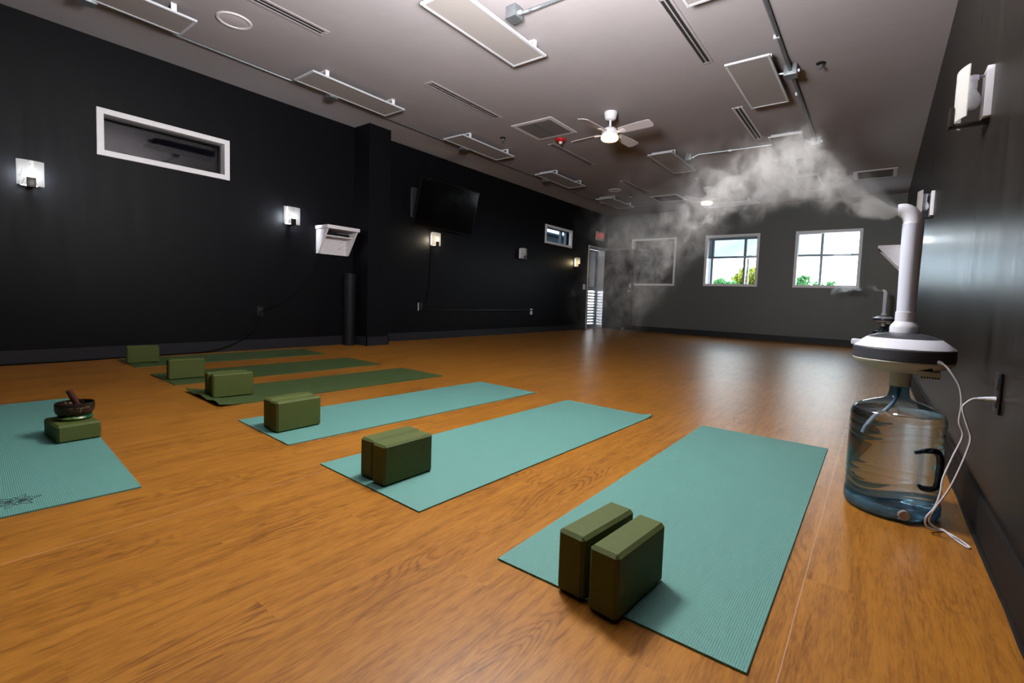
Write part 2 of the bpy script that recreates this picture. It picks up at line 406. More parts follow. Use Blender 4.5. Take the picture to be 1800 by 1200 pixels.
struct(mb.build('baseboard_right', M['base_right']), 'dark rubber baseboard along the glossy right wall', 'baseboard')

def frame_bars(mb, axis, p0, p1, a0, a1, z0, z1, w, wb=None):
    wb = wb or w
    def bx(a, b, c, d): mb.box((p0, a, c), (p1, b, d)) if axis == 'x' else mb.box((a, p0, c), (b, p1, d))
    bx(a0, a0+w, z0, z1); bx(a1-w, a1, z0, z1); bx(a0+w, a1-w, z1-w, z1); bx(a0+w, a1-w, z0, z0+wb)
# window 1: dark interior transom
w = struct(thing('window_1', 'wide white framed interior window high on the charcoal wall, nearest the camera', 'window', (XL, 1.65, 2.0)))
mb = MB(); frame_bars(mb, 'x', -.13, .018, W1[0]-1.65, W1[1]-1.65, W1[2]-2, W1[3]-2, .047); mb.build('window_frame', M['white_trim'], w, smooth=False)
mb = MB(); frame_bars(mb, 'x', -.125, -.085, W1[0]-1.603, W1[1]-1.697, W1[2]-1.953, W1[3]-2.047, .014); mb.build('glazing_bead', M['black'], w, smooth=False)
MB().box((-.112, W1[0]-1.60, W1[2]-1.95), (-.106, W1[1]-1.70, W1[3]-2.05)).build('window_pane', M['glass_dark'], w, smooth=False)
# window 2: transom with sky
w = struct(thing('window_2', 'small high window with blue sky above the far left sconce', 'window', (XL, 8.55, 2.02)))
mb = MB(); frame_bars(mb, 'x', -.05, .016, W2[0]-8.55, W2[1]-8.55, W2[2]-2.02, W2[3]-2.02, .045); mb.build('window_frame', M['white_trim'], w, smooth=False)
mb = MB(); frame_bars(mb, 'x', -.19, -.13, W2[0]-8.55, W2[1]-8.55, W2[2]-2.02, W2[3]-2.02, .035); mb.box((-.185, .28, -.15), (-.135, .33, .16)).build('mullion', M['dark_alu'], w, smooth=False)
MB().box((-.165, W2[0]-8.53, W2[2]-2.0), (-.16, W2[1]-8.57, W2[3]-2.04)).build('window_pane', M['glass_blue'], w, smooth=False)
# window 3: dark interior window in the far wall
w = struct(thing('window_3', 'dark square interior window at the left of the far wall', 'window', (-4.3755, YB, 1.65)))
mb = MB(); frame_bars(mb, 'y', -.018, .12, W3[0]+4.3755, W3[1]+4.3755, W3[2]-1.65, W3[3]-1.65, .045); mb.build('window_frame', M['white_trim'], w, smooth=False)
mb = MB(); mb.box((-.515, .03, -.52), (-.49, .10, .52)).build('glazing_stop', M['alu'], w, smooth=False)
MB().box((W3[0]+4.40, .085, W3[2]-1.62), (W3[1]+4.35, .091, W3[3]-1.68)).build('window_pane', M['glass_dark'], w, smooth=False)
# windows 4 and 5: daylight
def daylight_window(name, label, W, vbars, hz, tints, extra):
    cx = (W[0]+W[1])/2
    w = struct(thing(name, label, 'window', (cx, YB, 1.65)))
    hw = (W[1]-W[0])/2; z0, z1 = W[2]-1.65, W[3]-1.65
    mb = MB(); frame_bars(mb, 'y', -.02, .10, -hw, hw, z0, z1, .052); mb.build('window_frame', M['white_trim'], w, smooth=False)
    mb = MB(); frame_bars(mb, 'y', .12, .19, -hw, hw, z0, z1, .03, .02)
    for vx in vbars: mb.box((vx-cx-.022, .12, z0), (vx-cx+.022, .19, z1))
    mb.box((-hw, .125, hz-1.65-.02), (hw, .185, hz-1.65+.02))
    mb.build('mullion', M['dark_alu'], w, smooth=False)
    mb = MB(); xs = [-hw+.01]+[v-cx for v in vbars]+[hw-.01]
    for i, (a, b) in enumerate(zip(xs, xs[1:])):
        for j, (c, d) in enumerate(((z0+.01, hz-1.65), (hz-1.65, z1-.01))):
            mb.mi = tints[j][i]; mb.box((a+.005, .152, c), (b-.005, .157, d))
    mb.build('window_pane', [M['glass'], M['glass_blue']], w, smooth=False)
    extra(w, cx, hw, z0, z1)
    return w
def ex4(w, cx, hw, z0, z1):
    MB().box((.10, .10, hz4-1.65-.012), (hw-.05, .13, hz4-1.65+.012)).box((.33, .085, hz4-1.65-.02), (.38, .13, hz4-1.65+.025)).build('window_latch', M['steel'], w, smooth=False)
    MB().box((-hw+.05, .10, z1-.10), (hw-.05, .118, z1-.05)).build('blind_rail', M['dark_alu'], w, smooth=False)
    MB().box((.30, .135, z0+.03), (.335, .175, hz4-1.65-.03)).build('casement_stile', M['alu'], w, smooth=False)
def ex5(w, cx, hw, z0, z1):
    MB().box((.10, .10, 1.742-1.65-.012), (.38, .13, 1.742-1.65+.014)).build('window_latch', M['steel'], w, smooth=False)
hz4 = 1.738
daylight_window('window_4', 'bright window with a tree outside, middle of the far wall', W4, (-3.045, -2.373), hz4, ((0, 0, 0), (1, 1, 1)), ex4)
daylight_window('window_5', 'bright window at the right of the far wall, above the small humidifier', W5, (-.962,), 1.742, ((0, 0), (1, 0)), ex5)
# dark rooms behind the interior windows
def room_box(name, lo, hi, label):
    mb = MB().box(lo, hi); return struct(mb.build(name, M['facade'], smooth=False), label, 'wall')
room_box('wall_office', (XL-2.6, .2, .9), (XL-.205, 3.2, 2.9), 'unlit room behind the wide interior window')
room_box('wall_storeroom', (-5.2, YB+.205, .4), (-3.6, YB+2.2, 2.9), 'unlit room behind the dark far window')
# ------------------------------------------------------------------ door
d = struct(thing('door_1', 'open doorway with pale frame at the far end of the charcoal wall', 'door', (XL, 10.29, 0)))
mb = MB(); mb.box((-.2, -.455, 0), (.02, -.41, 1.99)).box((-.2, .41, 0), (.02, .455, 1.99)).box((-.2, -.41, 1.945), (.02, .41, 1.99)); mb.build('door_frame', M['alu'], d, smooth=False)
# leaf swung open against the far wall
lf = thing('door_leaf', 'dark door leaf swung open in front of the far wall corner', 'door', (XL+.03, 10.66, 0), math.radians(-3.0))
MB().box((0, -.045, .012), (.80, 0, 1.94), bevel=.002).build('slab', M['wall_dark'], lf, smooth=False)
mb = MB(); mb.tube([(.735, -.045, .95), (.735, -.085, .95)], .012, 10); mb.lathe([(.004, -.115), (.024, -.11), (.028, -.095), (.020, -.083), (.008, -.08)], 14, (.735, 0, .95), axis='Y'); mb.build('door_knob', M['steel'], lf)
MB().box((.715, -.048, 1.03), (.755, -.046, 1.13)).build('lock_plate', M['alu'], lf, smooth=False)
mb = MB().lathe([(.05, 0.0), (.055, .02), (.03, .05), (.01, .055)], 14, (.62, -.10, .012)); mb.build('door_stop', M['steel'], lf)
# louvred screen door closed outside
sd = thing('screen_door', 'pale louvred screen door seen through the far doorway', 'door', (XL-.225, 10.29, 0))
mb = MB(); mb.box((-.02, -.62, .0), (.02, -.365, 1.945)).box((-.02, .35, 0), (.02, .62, 1.945)).box((-.02, -.365, .93), (.02, .35, 1.03)).box((-.02, -.365, 1.90), (.02, .35, 1.945)).box((-.02, -.365, 0), (.02, .35, .10))
mb.build('door_stile', M['dark_alu'], sd, smooth=False)
mb = MB()
for i in range(11): mb.prism([(-.03, -.365, .13+i*.072), (.025, -.365, .165+i*.072), (.025, -.365, .171+i*.072), (-.03, -.365, .137+i*.072)], (0, .715, 0))
mb.build('louvre', M['louvre'], sd, smooth=False)
MB().box((-.004, -.365, 1.03), (.004, .35, 1.90)).build('dark_panel', M['tv_screen'], sd, smooth=False)
struct(MB().box((XL-14, -12, -.4), (XL-.2, 30, -.06)).build('ground_gravel', M['gravel'], smooth=False), 'pale gravel ground outside the doorway', 'ground')
struct(MB().box((-60, YB+2.5, -.6), (60, 90, -.5)).build('ground_outside', M['gravel'], smooth=False), 'ground outside beyond the far wall', 'ground')
b = thing('building', 'dark neighbouring building seen through the small high window', 'building', (-12.5, 14, -.06))
MB().box((-2.0, -6, 0), (0, 8, 3.70)).build('facade', M['facade'], b, smooth=False)
MB().box((-2.1, -6.1, 3.70), (.12, 8.1, 3.80)).build('roof', M['facade'], b, smooth=False)

# ------------------------------------------------------------------ trees
def tree(name, label, x, y, base, top, rx, n, mat, leaf, trunk=True):
    t = thing(name, label, 'tree', (x, y, -.5)); mb = MB()
    zc = (base+top)/2+.5; rzv = (top-base)/2; lumps = []
    for i in range(14):
        a, e = random.uniform(0, 2*PI), random.uniform(-.7, 1)
        lumps.append(Vector((math.cos(a)*rx*.62*random.random()**.5, math.sin(a)*rx*.62*random.random()**.5, e*rzv*.6+zc)))
    for i in range(n):
        L = random.choice(lumps); v = Vector((random.gauss(0, 1), random.gauss(0, 1), random.gauss(0, 1))).normalized()*random.uniform(.55, 1)
        p = L+Vector((v.x*rx*.42, v.y*rx*.42, v.z*rzv*.45)); s = leaf*random.uniform(.6, 1.3)
        q = Euler((random.uniform(0, 6), random.uniform(0, 6), random.uniform(0, 6))).to_matrix()
        mb.poly([p+q@Vector(c)*s for c in ((-.5, 0, 0), (0, -.28, .05), (.6, 0, 0), (0, .28, .05))])
    mb.build('foliage', mat, t, smooth=False)
    mb = MB(); mb.tube(spline([(0, 0, 0), (.05, .03, zc*.4), (0, 0, zc)], 5), [.16-.008*i for i in range(11)], 8)
    for i in range(6): mb.tube([(0, 0, zc*.75), tuple(lumps[i])], [.06, .02], 6)
    mb.build('trunk', M['bark'], t)
    return t
tree('tree', 'yellow green tree filling the lower right of the middle window', -5.3, 26, .8, 2.75, 1.05, 2600, M['leaf_yellow'], .20)
tree('tree', 'blue green tree low in front of the yellow one in the middle window', -5.55, 23, .6, 1.95, .85, 2000, M['leaf_green'], .16)
tree('tree', 'leafy green tree at the lower left of the right window', -3.05, 26, .9, 2.3, .46, 1200, M['leaf_green'], .16)
tree('tree', 'small green tree just left of the right window centre bar', -2.45, 26.5, .9, 2.02, .30, 700, M['leaf_green'], .14)
tree('tree', 'small green tree right of the right window centre bar', -1.75, 26, .9, 2.06, .36, 700, M['leaf_green'], .14)

# ------------------------------------------------------------------ yoga mats
def yoga_mat(label, x, y, rz, w, L, mat, group, lift=None):
    mb = MB(); nx, ny = 12, 36; th = .005; top, bot = [], []
    for j in range(ny+1):
        for i in range(nx+1):
            u, v = (i/nx-.5)*w, j/ny*L; z = lift(u, v, w, L) if lift else 0
            top.append(mb.b.verts.new((u, v, z+th))); bot.append(mb.b.verts.new((u, v, z+.0004)))
    k = lambda i, j: j*(nx+1)+i
    for j in range(ny):
        for i in range(nx):
            mb.b.faces.new((top[k(i, j)], top[k(i+1, j)], top[k(i+1, j+1)], top[k(i, j+1)])); mb.b.faces.new((bot[k(i, j+1)], bot[k(i+1, j+1)], bot[k(i+1, j)], bot[k(i, j)]))
    for i in range(nx):
        for j in (0, ny): mb.b.faces.new((top[k(i, j)], top[k(i+1, j)], bot[k(i+1, j)], bot[k(i, j)]))
    for j in range(ny):
        for i in (0, nx): mb.b.faces.new((top[k(i, j)], top[k(i, j+1)], bot[k(i, j+1)], bot[k(i, j)]))
    o = mb.build('yoga_mat', mat, None, (x, y, 0), rz); return tag(o, label, 'yoga mat', group)
rd = math.radians
def corner_lift(u, v, w, L): return .014*max(0, (u/w+.5)-.9)/.1*max(0, v/L-.965)/.035
def wavy_end(u, v, w, L):
    s = max(0, 1-v/.16); return (.024*s*s*(.35+.65*math.cos((u/w+.5)*PI*2.3)**2) if s else 0)
GM = 'yoga mats in the row'
yoga_mat('teal yoga mat nearest the camera, beside the water bottle', -.456, .929, 0, .607, 1.785, M['mat_teal'], GM)
yoga_mat('teal yoga mat second from the water bottle, between two teal mats', -1.43, .986, rd(-2.3), .615, 1.735, M['mat_teal'], GM, corner_lift)
yoga_mat('teal yoga mat beside the row of dark green mats', -2.343, 1.046, rd(-2.9), .575, 1.75, M['mat_teal'], GM)
yoga_mat('dark green yoga mat with a curled wavy end, beside the teal mats', -3.288, 1.122, rd(-2.2), .57, 1.67, M['mat_green'], GM, wavy_end)
yoga_mat('dark green yoga mat in the middle of the three green ones', -4.16, 1.17, rd(-1.8), .585, 1.64, M['mat_green'], GM, corner_lift)
yoga_mat('dark green yoga mat farthest left, along the charcoal wall', -5.18, 1.212, rd(-2.8), .585, 1.62, M['mat_green'], GM, corner_lift)
ga = math.atan2(-.123, 1.836)
G0 = Vector((-1.967, .494, 0)); gd = Vector((math.cos(ga), math.sin(ga), 0)); gp = Vector((gd.y, -gd.x, 0))
gm = G0+gp*.305-gd*1.83
gmat = yoga_mat('teal yoga mat at left under the singing bowl, turned across the others', gm.x, gm.y, ga-PI/2, .61, 1.83, M['mat_teal'], None)
# flower line drawing printed near the mat corner (mat local: +y towards the end, +x towards the camera side)
mb = MB()
ec = Vector((-.022, 1.712, .0052))
for i in range(12):
    a = i*PI/6+.1; L = .058 if i % 2 == 0 else .040; hw = .0085
    pts = [ec+Vector((math.cos(a)*s*L+math.cos(a+PI/2)*hw*math.sin(PI*s)*q, math.sin(a)*s*L+math.sin(a+PI/2)*hw*math.sin(PI*s)*q, 0)) for q, ss in ((1, (.15, .35, .55, .75, .9, 1)), (-1, (.9, .75, .55, .35, .15))) for s in ss]
    mb.tube(pts, .0011, 4)
mb.build('flower_emblem', M['print'], gmat)

# ------------------------------------------------------------------ yoga blocks
def yoga_block(label, x, y, z, rz, dims=(.0745, .222, .147), group=None):
    a, b, c = dims
    o = MB().box((-a/2, -b/2, 0), (a/2, b/2, c), bevel=.008, seg=1).build('yoga_block', M['block'], None, (x, y, z), rz, angle=28); return tag(o, label, 'yoga block', group)
GB = 'standing foam yoga blocks'
yoga_block('left olive foam block of the nearest pair, overhanging the front mat edge', -.522, 1.024, .0055, rd(-6.3), group=GB)
yoga_block('right olive foam block of the nearest pair, on the front mat', -.430, 1.005, .0055, rd(-5.2), group=GB)
yoga_block('left olive foam block of the pair on the second teal mat', -1.4785, 1.137, .0055, rd(-.5), group=GB)
yoga_block('right olive foam block of the pair on the second teal mat', -1.392, 1.126, .0055, rd(-.5), group=GB)
yoga_block('left olive foam block of the pair on the third teal mat', -2.375, 1.196, .0055, rd(1), group=GB)
yoga_block('right olive foam block of the pair on the third teal mat', -2.290, 1.186, .0055, rd(1), group=GB)
yoga_block('left olive foam block of the pair on the curled green mat', -3.336, 1.278, .0055, rd(-8), group=GB)
yoga_block('right olive foam block of the pair on the curled green mat', -3.250, 1.276, .0055, rd(-8), group=GB)
yoga_block('single olive foam block on the middle dark green mat', -4.095, 1.300, .0055, rd(-7), group=GB)
yoga_block('single olive foam block on the mat along the charcoal wall', -5.145, 1.315, .0055, rd(-9), group=GB)
yoga_block('olive foam block lying flat under the singing bowl', -2.838, .474, .0055, rd(2), (.222, .142, .075))
# singing bowl on its cushion
BX, BY = -2.845, .484; Z0 = .0805
pr = [(.050, 0), (.058, .003), (.062, .010), (.058, .017), (.050, .020), (.036, .0185), (.030, .012), (.036, .002)]
mb = MB().lathe(pr+[pr[0]], 32, cap0=False, cap1=False); o = mb.build('ring_cushion', M['cushion'], None, (BX, BY, Z0)); tag(o, 'green brocade ring cushion under the singing bowl', 'cushion')
t = thing('singing_bowl', 'engraved dark bronze singing bowl on a green ring cushion', 'bowl', (BX, BY, Z0+.013))
mb = MB().lathe([(.004, 0), (.036, .001), (.054, .008), (.063, .019), (.0665, .034), (.0655, .050), (.0635, .060), (.0610, .060), (.0625, .050), (.060, .024), (.046, .010), (.004, .006)], 40)
mb.build('shell', M['bowl'], t)
MB().lathe([(.0666, .048), (.0668, .052), (.0655, .060), (.0625, .0615)], 40, cap0=False, cap1=False).build('rim', M['bronze'], t)
md = Vector((0, -.025, .060)).normalized(); p0 = Vector((BX, BY+.022, Z0+.028))
mb = MB().tube([p0+md*s for s in (0, .004, .030, .075, .106, .110)], [.008, .0105, .0115, .0115, .0105, .006], 14)
tag(mb.build('mallet', M['mallet']), 'dark red wooden mallet leaning inside the singing bowl', 'mallet')

# ------------------------------------------------------------------ water bottle and humidifier
def ridge(z):
    return sum(-.0024*math.exp(-((z-c)/.0055)**2) for c in (.312, .283, .262, .118, .092, .070))
HA = rd(-34)      # direction of the handle pocket (towards camera and right)
def pocket(z, a):
    da = (a-HA+PI) % (2*PI)-PI
    if abs(da) < .56 and .095 < z < .250:
        return .052*(.5+.5*math.cos(min(1, abs(da)/.56)*PI))**.6*(min(1, (z-.095)/.03))*(min(1, (.250-z)/.022))
    return 0
def bottle_r(k):
    def f(r, z, a):
        if r < .11: return r*k
        w = .009*math.sin(a*2+.6)+.006*math.sin(a*3+2)
        return (r+ridge(z+w)-pocket(z, a))*k
    return f
prof = [(.118, 0), (.130, .006), (.1355, .018), (.136, .05)] + [(.135, .06+.0024*i) for i in range(110)] + [(.134, .330), (.128, .345), (.116, .357), (.095, .368), (.070, .378), (.045, .386), (.034, .392), (.0295, .402), (.028, .418), (.028, .445)]
def bottle(loc, label, rich=True, rz=0):
    t = thing('water_bottle', label, 'water bottle', loc, rz)
    MB().lathe(prof, 72, cap0=False, cap1=False, fn=bottle_r(1)).build('shell', M['bottle'], t, angle=60)
    wp = [(.002, .006), (.112, .007)]+[(r-.004, z+.006 if z < .02 else z) for r, z in prof if z <= .345]
    MB().lathe(wp+[(.08, .347), (.002, .347)], 72, fn=lambda r, z, a: r if r < .11 or z < .05 or z > .32 else r+.8*ridge(z+.009*math.sin(a*2+.6)+.006*math.sin(a*3+2))).build('water', M['water'], t, angle=60)
    MB().lathe([(.100, .0), (.119, .0), (.131, .006), (.1365, .018), (.137, .045), (.1352, .047), (.134, .02), (.118, .006), (.100, .004)], 72).build('base_band', M['bottle_base'], t, angle=60)
    hx, hy = math.cos(HA), math.sin(HA); tx, ty = -hy, hx
    def P(r, s, z): return (hx*r+tx*s, hy*r+ty*s, z)
    pts = spline([P(.092, -.052, .232), P(.118, -.036, .244), P(.131, -.006, .240), P(.133, .008, .215), P(.133, .008, .165), P(.128, .002, .122), P(.108, -.026, .118), P(.098, -.036, .128)], 6)
    MB().tube(pts, [.006+.006*math.sin(PI*i/(len(pts)-1)) for i in range(len(pts))], 12).build('handle', M['bottle_handle'], t)
    ca = rd(-76)
    mb = MB(); c = Vector((math.cos(ca)*.139, math.sin(ca)*.139, .030)); n = Vector((math.cos(ca), math.sin(ca), 0))
    mb.tube([c-n*.006, c+n*.003, c+n*.005], [.0165, .0165, .0145], 24); mb.build('valve_cap', M['silver_cap'], t)
    return t
HX, HY = .078, 2.062
bottle((HX, HY, 0), 'large clear blue water bottle on the floor by the right wall')
bottle((.088, 9.95, 0), 'far water bottle under the small humidifier by the far wall')
def humidifier(loc, label):
    t = thing('humidifier', label, 'humidifier', loc)   # local z = 0 at the bottle mouth height .44
    z = lambda v: v-.44
    MB().lathe([(.0300, z(.432)), (.0305, z(.486)), (.036, z(.490))], 40).build('bottle_collar', M['cream_plastic'], t)
    MB().lathe([(.070, z(.484)), (.085, z(.487)), (.118, z(.503)), (.138, z(.517)), (.1405, z(.5235)), (.139, z(.526))], 64).build('lower_bowl', M['cream_plastic'], t)
    MB().lathe([(.139, z(.525)), (.1415, z(.528)), (.142, z(.545)), (.1415, z(.562)), (.139, z(.565))], 64).build('body_band', M['dark_plastic'], t)
    MB().lathe([(.139, z(.564)), (.1405, z(.5665)), (.138, z(.570)), (.104, z(.597)), (.100, z(.598))], 64).build('upper_shell', M['white_plastic'], t)
    MB().lathe([(.101, z(.5975)), (.098, z(.600)), (.075, z(.609)), (.042, z(.616))], 64).build('top_dome', M['dark_plastic'], t)
    MB().lathe([(.0415, z(.612)), (.0415, z(.634)), (.038, z(.642)), (.029, z(.654)), (.0285, z(.687)), (.0275, z(.6875))], 48).build('tube_socket', M['white_plastic'], t)
    MB().lathe([(.0262, z(.680)), (.0278, z(.80)), (.0292, z(.930)), (.0296, z(.985))], 48).build('mist_tube', M['tube_plastic'], t)
    el = [(0, 0, z(.983)), (0, 0, z(.990)), (-.003, 0, z(1.004)), (-.011, 0, z(1.019)), (-.024, 0, z(1.030)), (-.037, 0, z(1.0335)), (-.044, 0, z(1.0335))]
    MB().tube(spline(el, 3), [.0300-.0105*(i/18)**1.3 for i in range(19)], 32).build('nozzle', M['white_plastic'], t)
    mb = MB().box((-.148, -.028, z(.566)), (-.120, .028, z(.584)), bevel=.005); mb.build('spout_tab', M['white_plastic'], t)
    mb = MB().box((.045, -.085, z(.474)), (.098, -.030, z(.497)), bevel=.003)
    mb.build('vent_housing', M['cream_plastic'], t)
    mb = MB()
    for i in range(7): mb.box((.050+.0068*i, -.0858, z(.4755)), (.0535+.0068*i, -.082, z(.481)))
    mb.build('vent_slot', M['black'], t, smooth=False)
    mb = MB().box((.035, -.108, z(.5005)), (.075, -.085, z(.510))); mb.build('socket_recess', M['black'], t, smooth=False)
    pts = spline([(0, 0, z(.436)), (-.003, -.004, z(.405)), (-.016, -.024, z(.372)), (-.046, -.052, z(.335)), (-.075, -.068, z(.300)), (-.090, -.070, z(.265))], 6)
    MB().tube(pts, .006, 10).build('intake_hose', M['tube_plastic'], t)
    return t
humidifier((HX, HY, .44), 'large white and grey humidifier on the near water bottle, misting')
humidifier((.088, 9.95, .44), 'small distant white and grey humidifier misting near the far wall')
# cords
cw = [(.165, 1.953, .533), (.180, 1.945, .525), (.197, 1.94, .503), (.218, 1.94, .462), (.226, 1.94, .410), (.224, 1.94, .356), (.235, 1.94, .314), (.216, 1.93, .248), (.196, 1.91, .180), (.192, 1.90, .135), (.181, 1.895, .088), (.163, 1.89, .052), (.168, 1.905, .020), (.190, 1.93, .006), (.215, 1.945, .004), (.246, 1.905, .004), (.264, 1.862, .004), (.254, 1.862, .004), (.232, 1.905, .004), (.212, 1.945, .0075), (.196, 1.94, .010), (.172, 1.90, .040), (.181, 1.89, .085), (.207, 1.885, .150), (.226, 1.885, .215), (.242, 1.885, .285), (.246, 1.885, .325), (.233, 1.882, .367), (.222, 1.878, .409), (.230, 1.876, .428), (.243, 1.876, .440), (.256, 1.876, .443)]
t = thing('power_cord', 'white power cord hanging from the large humidifier to the wall outlet', 'cord', (0, 0, 0))
MB().tube(spline(cw, 8), .0027, 8).build('cable', M['cord'], t)
MB().tube([(.252, 1.876, .4425), (.262, 1.876, .444), (.270, 1.876, .4445), (.284, 1.876, .445), (.2905, 1.876, .445)], [.0036, .0045, .0062, .0078, .0085], 12).build('plug', M['white_plastic'], t)
MB().tube([(.160, 1.956, .534), (.168, 1.950, .532), (.176, 1.947, .528)], [.0062, .0060, .004], 10).build('connector', M['white_plastic'], t)
def outlet(loc, rz, label, mats=('black', 'dark_slot')):
    t = thing('wall_outlet', label, 'outlet', loc, rz)
    MB().box((0, -.038, -.060), (.007, .038, .060), bevel=.003).build('cover_plate', M[mats[0]], t)
    for zz in (-.026, .026): MB().box((.007, -.017, zz-.016), (.0085, .017, zz+.016), bevel=.0005).build('receptacle', M[mats[1]], t)
    return t
outlet((XR, 1.90, .462), PI, 'black wall outlet on the right wall with the white plug in it')
outlet((XL, 2.49, .425), 0, 'black wall outlet on the charcoal wall below the white shelf')
o2 = outlet((XL, 4.79, .50), 0, 'outlet with a white edge under the television', ('black', 'dark_slot'))
MB().box((0, -.046, -.058), (.010, -.038, .058)).build('white_edge', M['white_metal'], o2, smooth=False)
def switch(loc, label):
    t = thing('light_switch', label, 'switch', loc)
    MB().box((0, -.055, -.06), (.007, .055, .06), bevel=.003).build('cover_plate', M['white_trim'], t)
    mb = MB()
    for yy in (-.025, .025): mb.box((.007, yy-.014, -.032), (.011, yy+.014, .032))
    mb.build('rocker', M['shelf_white'], t, smooth=False)
switch((XL, 9.70, 1.00), 'pale double light switch beside the far doorway')

# ------------------------------------------------------------------ sconces
def sconce(loc, rz, label, bulb, ha=.58):
    t = thing('wall_sconce', label, 'wall lamp', loc, rz, 'glass wall sconces')
    MB().box((0, -.050, -.095), (.022, .050, .095), bevel=.002).build('back_plate', M['white_metal'], t)
    mb = MB(); n = 20; R = .172; rows = []
    for s in range(n+1):
        a = -ha+2*ha*s/n
        rows.append([mb.b.verts.new((.105-.172+r*math.cos(a), r*math.sin(a), zz)) for r, zz in ((R, -.098), (R, .098), (R-.004, .098), (R-.004, -.098))])
    for p, q in zip(rows, rows[1:]):
        for k in range(4): mb.b.faces.new((p[k], p[(k+1) % 4], q[(k+1) % 4], q[k]))
    mb.b.faces.new(rows[0]); mb.b.faces.new(rows[-1])
    mb.build('glass_shade', M['shade'], t, angle=50)
    MB().box((.0, -.020, -.112), (.115, .020, -.101), bevel=.002).box((.1055, -.026, -.112), (.120, .026, -.038), bevel=.002).build('clip', M['bronze'], t)
    MB().lathe([(.014, .030), (.014, .062), (.017, .064), (.017, .080), (.008, .084)], 16, (.055, 0, 0)).build('lamp_socket', M['white_plastic'], t)
    MB().tube([(.02, 0, .075), (.055, 0, .075)], .006, 8).build('socket_arm', M['steel'], t)
    MB().lathe([(.004, -.050), (.018, -.045), (.027, -.030), (.029, -.014), (.024, .004), (.015, .020), (.013, .031)], 16, (.055, 0, 0)).build('bulb', M[bulb], t)
    return t
ZS = 1.548
for y, lb, bl in ((.712, 'lit glass wall sconce nearest the wide white framed window, leftmost of all', 'bulb_cool'),
                  (2.80, 'lit glass wall sconce just left of the white wedge shelf', 'bulb_cool'),
                  (5.005, 'lit glass wall sconce below the television', 'bulb_warm'),
                  (7.23, 'unlit glass wall sconce between the television and the far doorway', 'bulb_off'),
                  (9.25, 'yellow lit glass wall sconce right beside the far doorway', 'bulb_yellow')):
    sconce((XL, y, ZS-.012), 0, lb, bl, .47 if y < 1 else .58)
for y, lb, bl in ((2.575, 'unlit glass wall sconce on the right wall, nearest the camera', 'bulb_off'),
                  (4.92, 'unlit glass wall sconce just behind the mist tube top', 'bulb_off'),
                  (7.2, 'glass wall sconce mostly hidden behind the mist tube, above the wedge shelf', 'bulb_cool'),
                  (9.5, 'yellow lit glass wall sconce in front of the right wall wedge shelf', 'bulb_yellow')):
    sconce((XR, y, ZS), PI, lb, bl)
# ------------------------------------------------------------------ wedge shelves
def wedge_shelf(loc, rz, label, dp, wd, ht):
    t = thing('wall_shelf', label, 'shelf', loc, rz)      # local: x out of wall, y along wall, z=0 at top
    MB().box((0, -.012, -.042), (dp, wd+.012, 0), bevel=.002).build('top_board', M['shelf_white'], t)
    for nm, y0 in (('a', .0), ('b', wd-.018)):
        MB().prism([(0, y0, -.042), (dp-.02, y0, -.042), (dp-.03, y0, -.055), (.05, y0, -ht), (0, y0, -ht)], (0, .018, 0)).build('side_panel', M['shelf_white'], t, smooth=False)
    MB().box((0, .018, -ht), (.015, wd-.018, -.042)).build('back_panel', M['shelf_white'], t, smooth=False)
    MB().box((.015, .018, -.125), (dp*.62, wd-.018, -.112)).build('inner_shelf', M['shelf_white'], t, smooth=False)
    return t
wedge_shelf((XL, 3.135, 1.477), 0, 'white wedge shaped wall shelf on the charcoal wall by the pillar', .275, .41, .335)
t = thing('media_box', 'black media box inside the white wedge shelf', 'media player', (XL+.09, 3.34, 1.3655))
MB().box((-.06, -.13, 0), (.06, .15, .032), bevel=.003).build('case', M['black'], t)
MB().box((-.04, -.10, .032), (.03, .0, .045), bevel=.003).build('lid', M['black_matte'], t)
pts = spline([(XL+.10, 3.49, 1.37), (XL+.15, 3.52, 1.34), (XL+.12, 3.50, 1.25), (XL+.06, 3.46, 1.22), (XL+.05, 3.42, 1.25), (XL+.05, 3.44, 1.31), (XL+.10, 3.47, 1.30), (XL+.05, 3.40, 1.21)], 6)
tag(MB().tube(pts, .002, 5).build('loose_cable', M['cord']), 'thin white loose cable dangling inside the wedge shelf', 'cable')
wedge_shelf((XR, 8.33, 1.565), PI, 'white wedge shaped shelf on the right wall behind the mist tube', .355, .42, .375)
pts = spline([(XL+.012, 3.15, 1.16), (XL+.008, 3.13, 1.09), (XL+.008, 3.09, .94), (XL+.008, 2.98, .73), (XL+.008, 2.82, .59), (XL+.008, 2.66, .49), (XL+.012, 2.53, .445), (XL+.02, 2.49, .42), (XL+.02, 2.46, .33), (XL+.02, 2.42, .22), (XL+.02, 2.25, .10), (XL+.03, 2.05, .03), (XL+.03, 1.8, .008), (XL+.03, 1.3, .008), (XL+.045, .9, .006), (XL+.03, .4, .006), (XL+.04, -.3, .006)], 6)
tag(MB().tube(pts, .006, 6).build('black_cable', M['leather']), 'black cable sagging from the white shelf to the outlet and floor', 'cable')
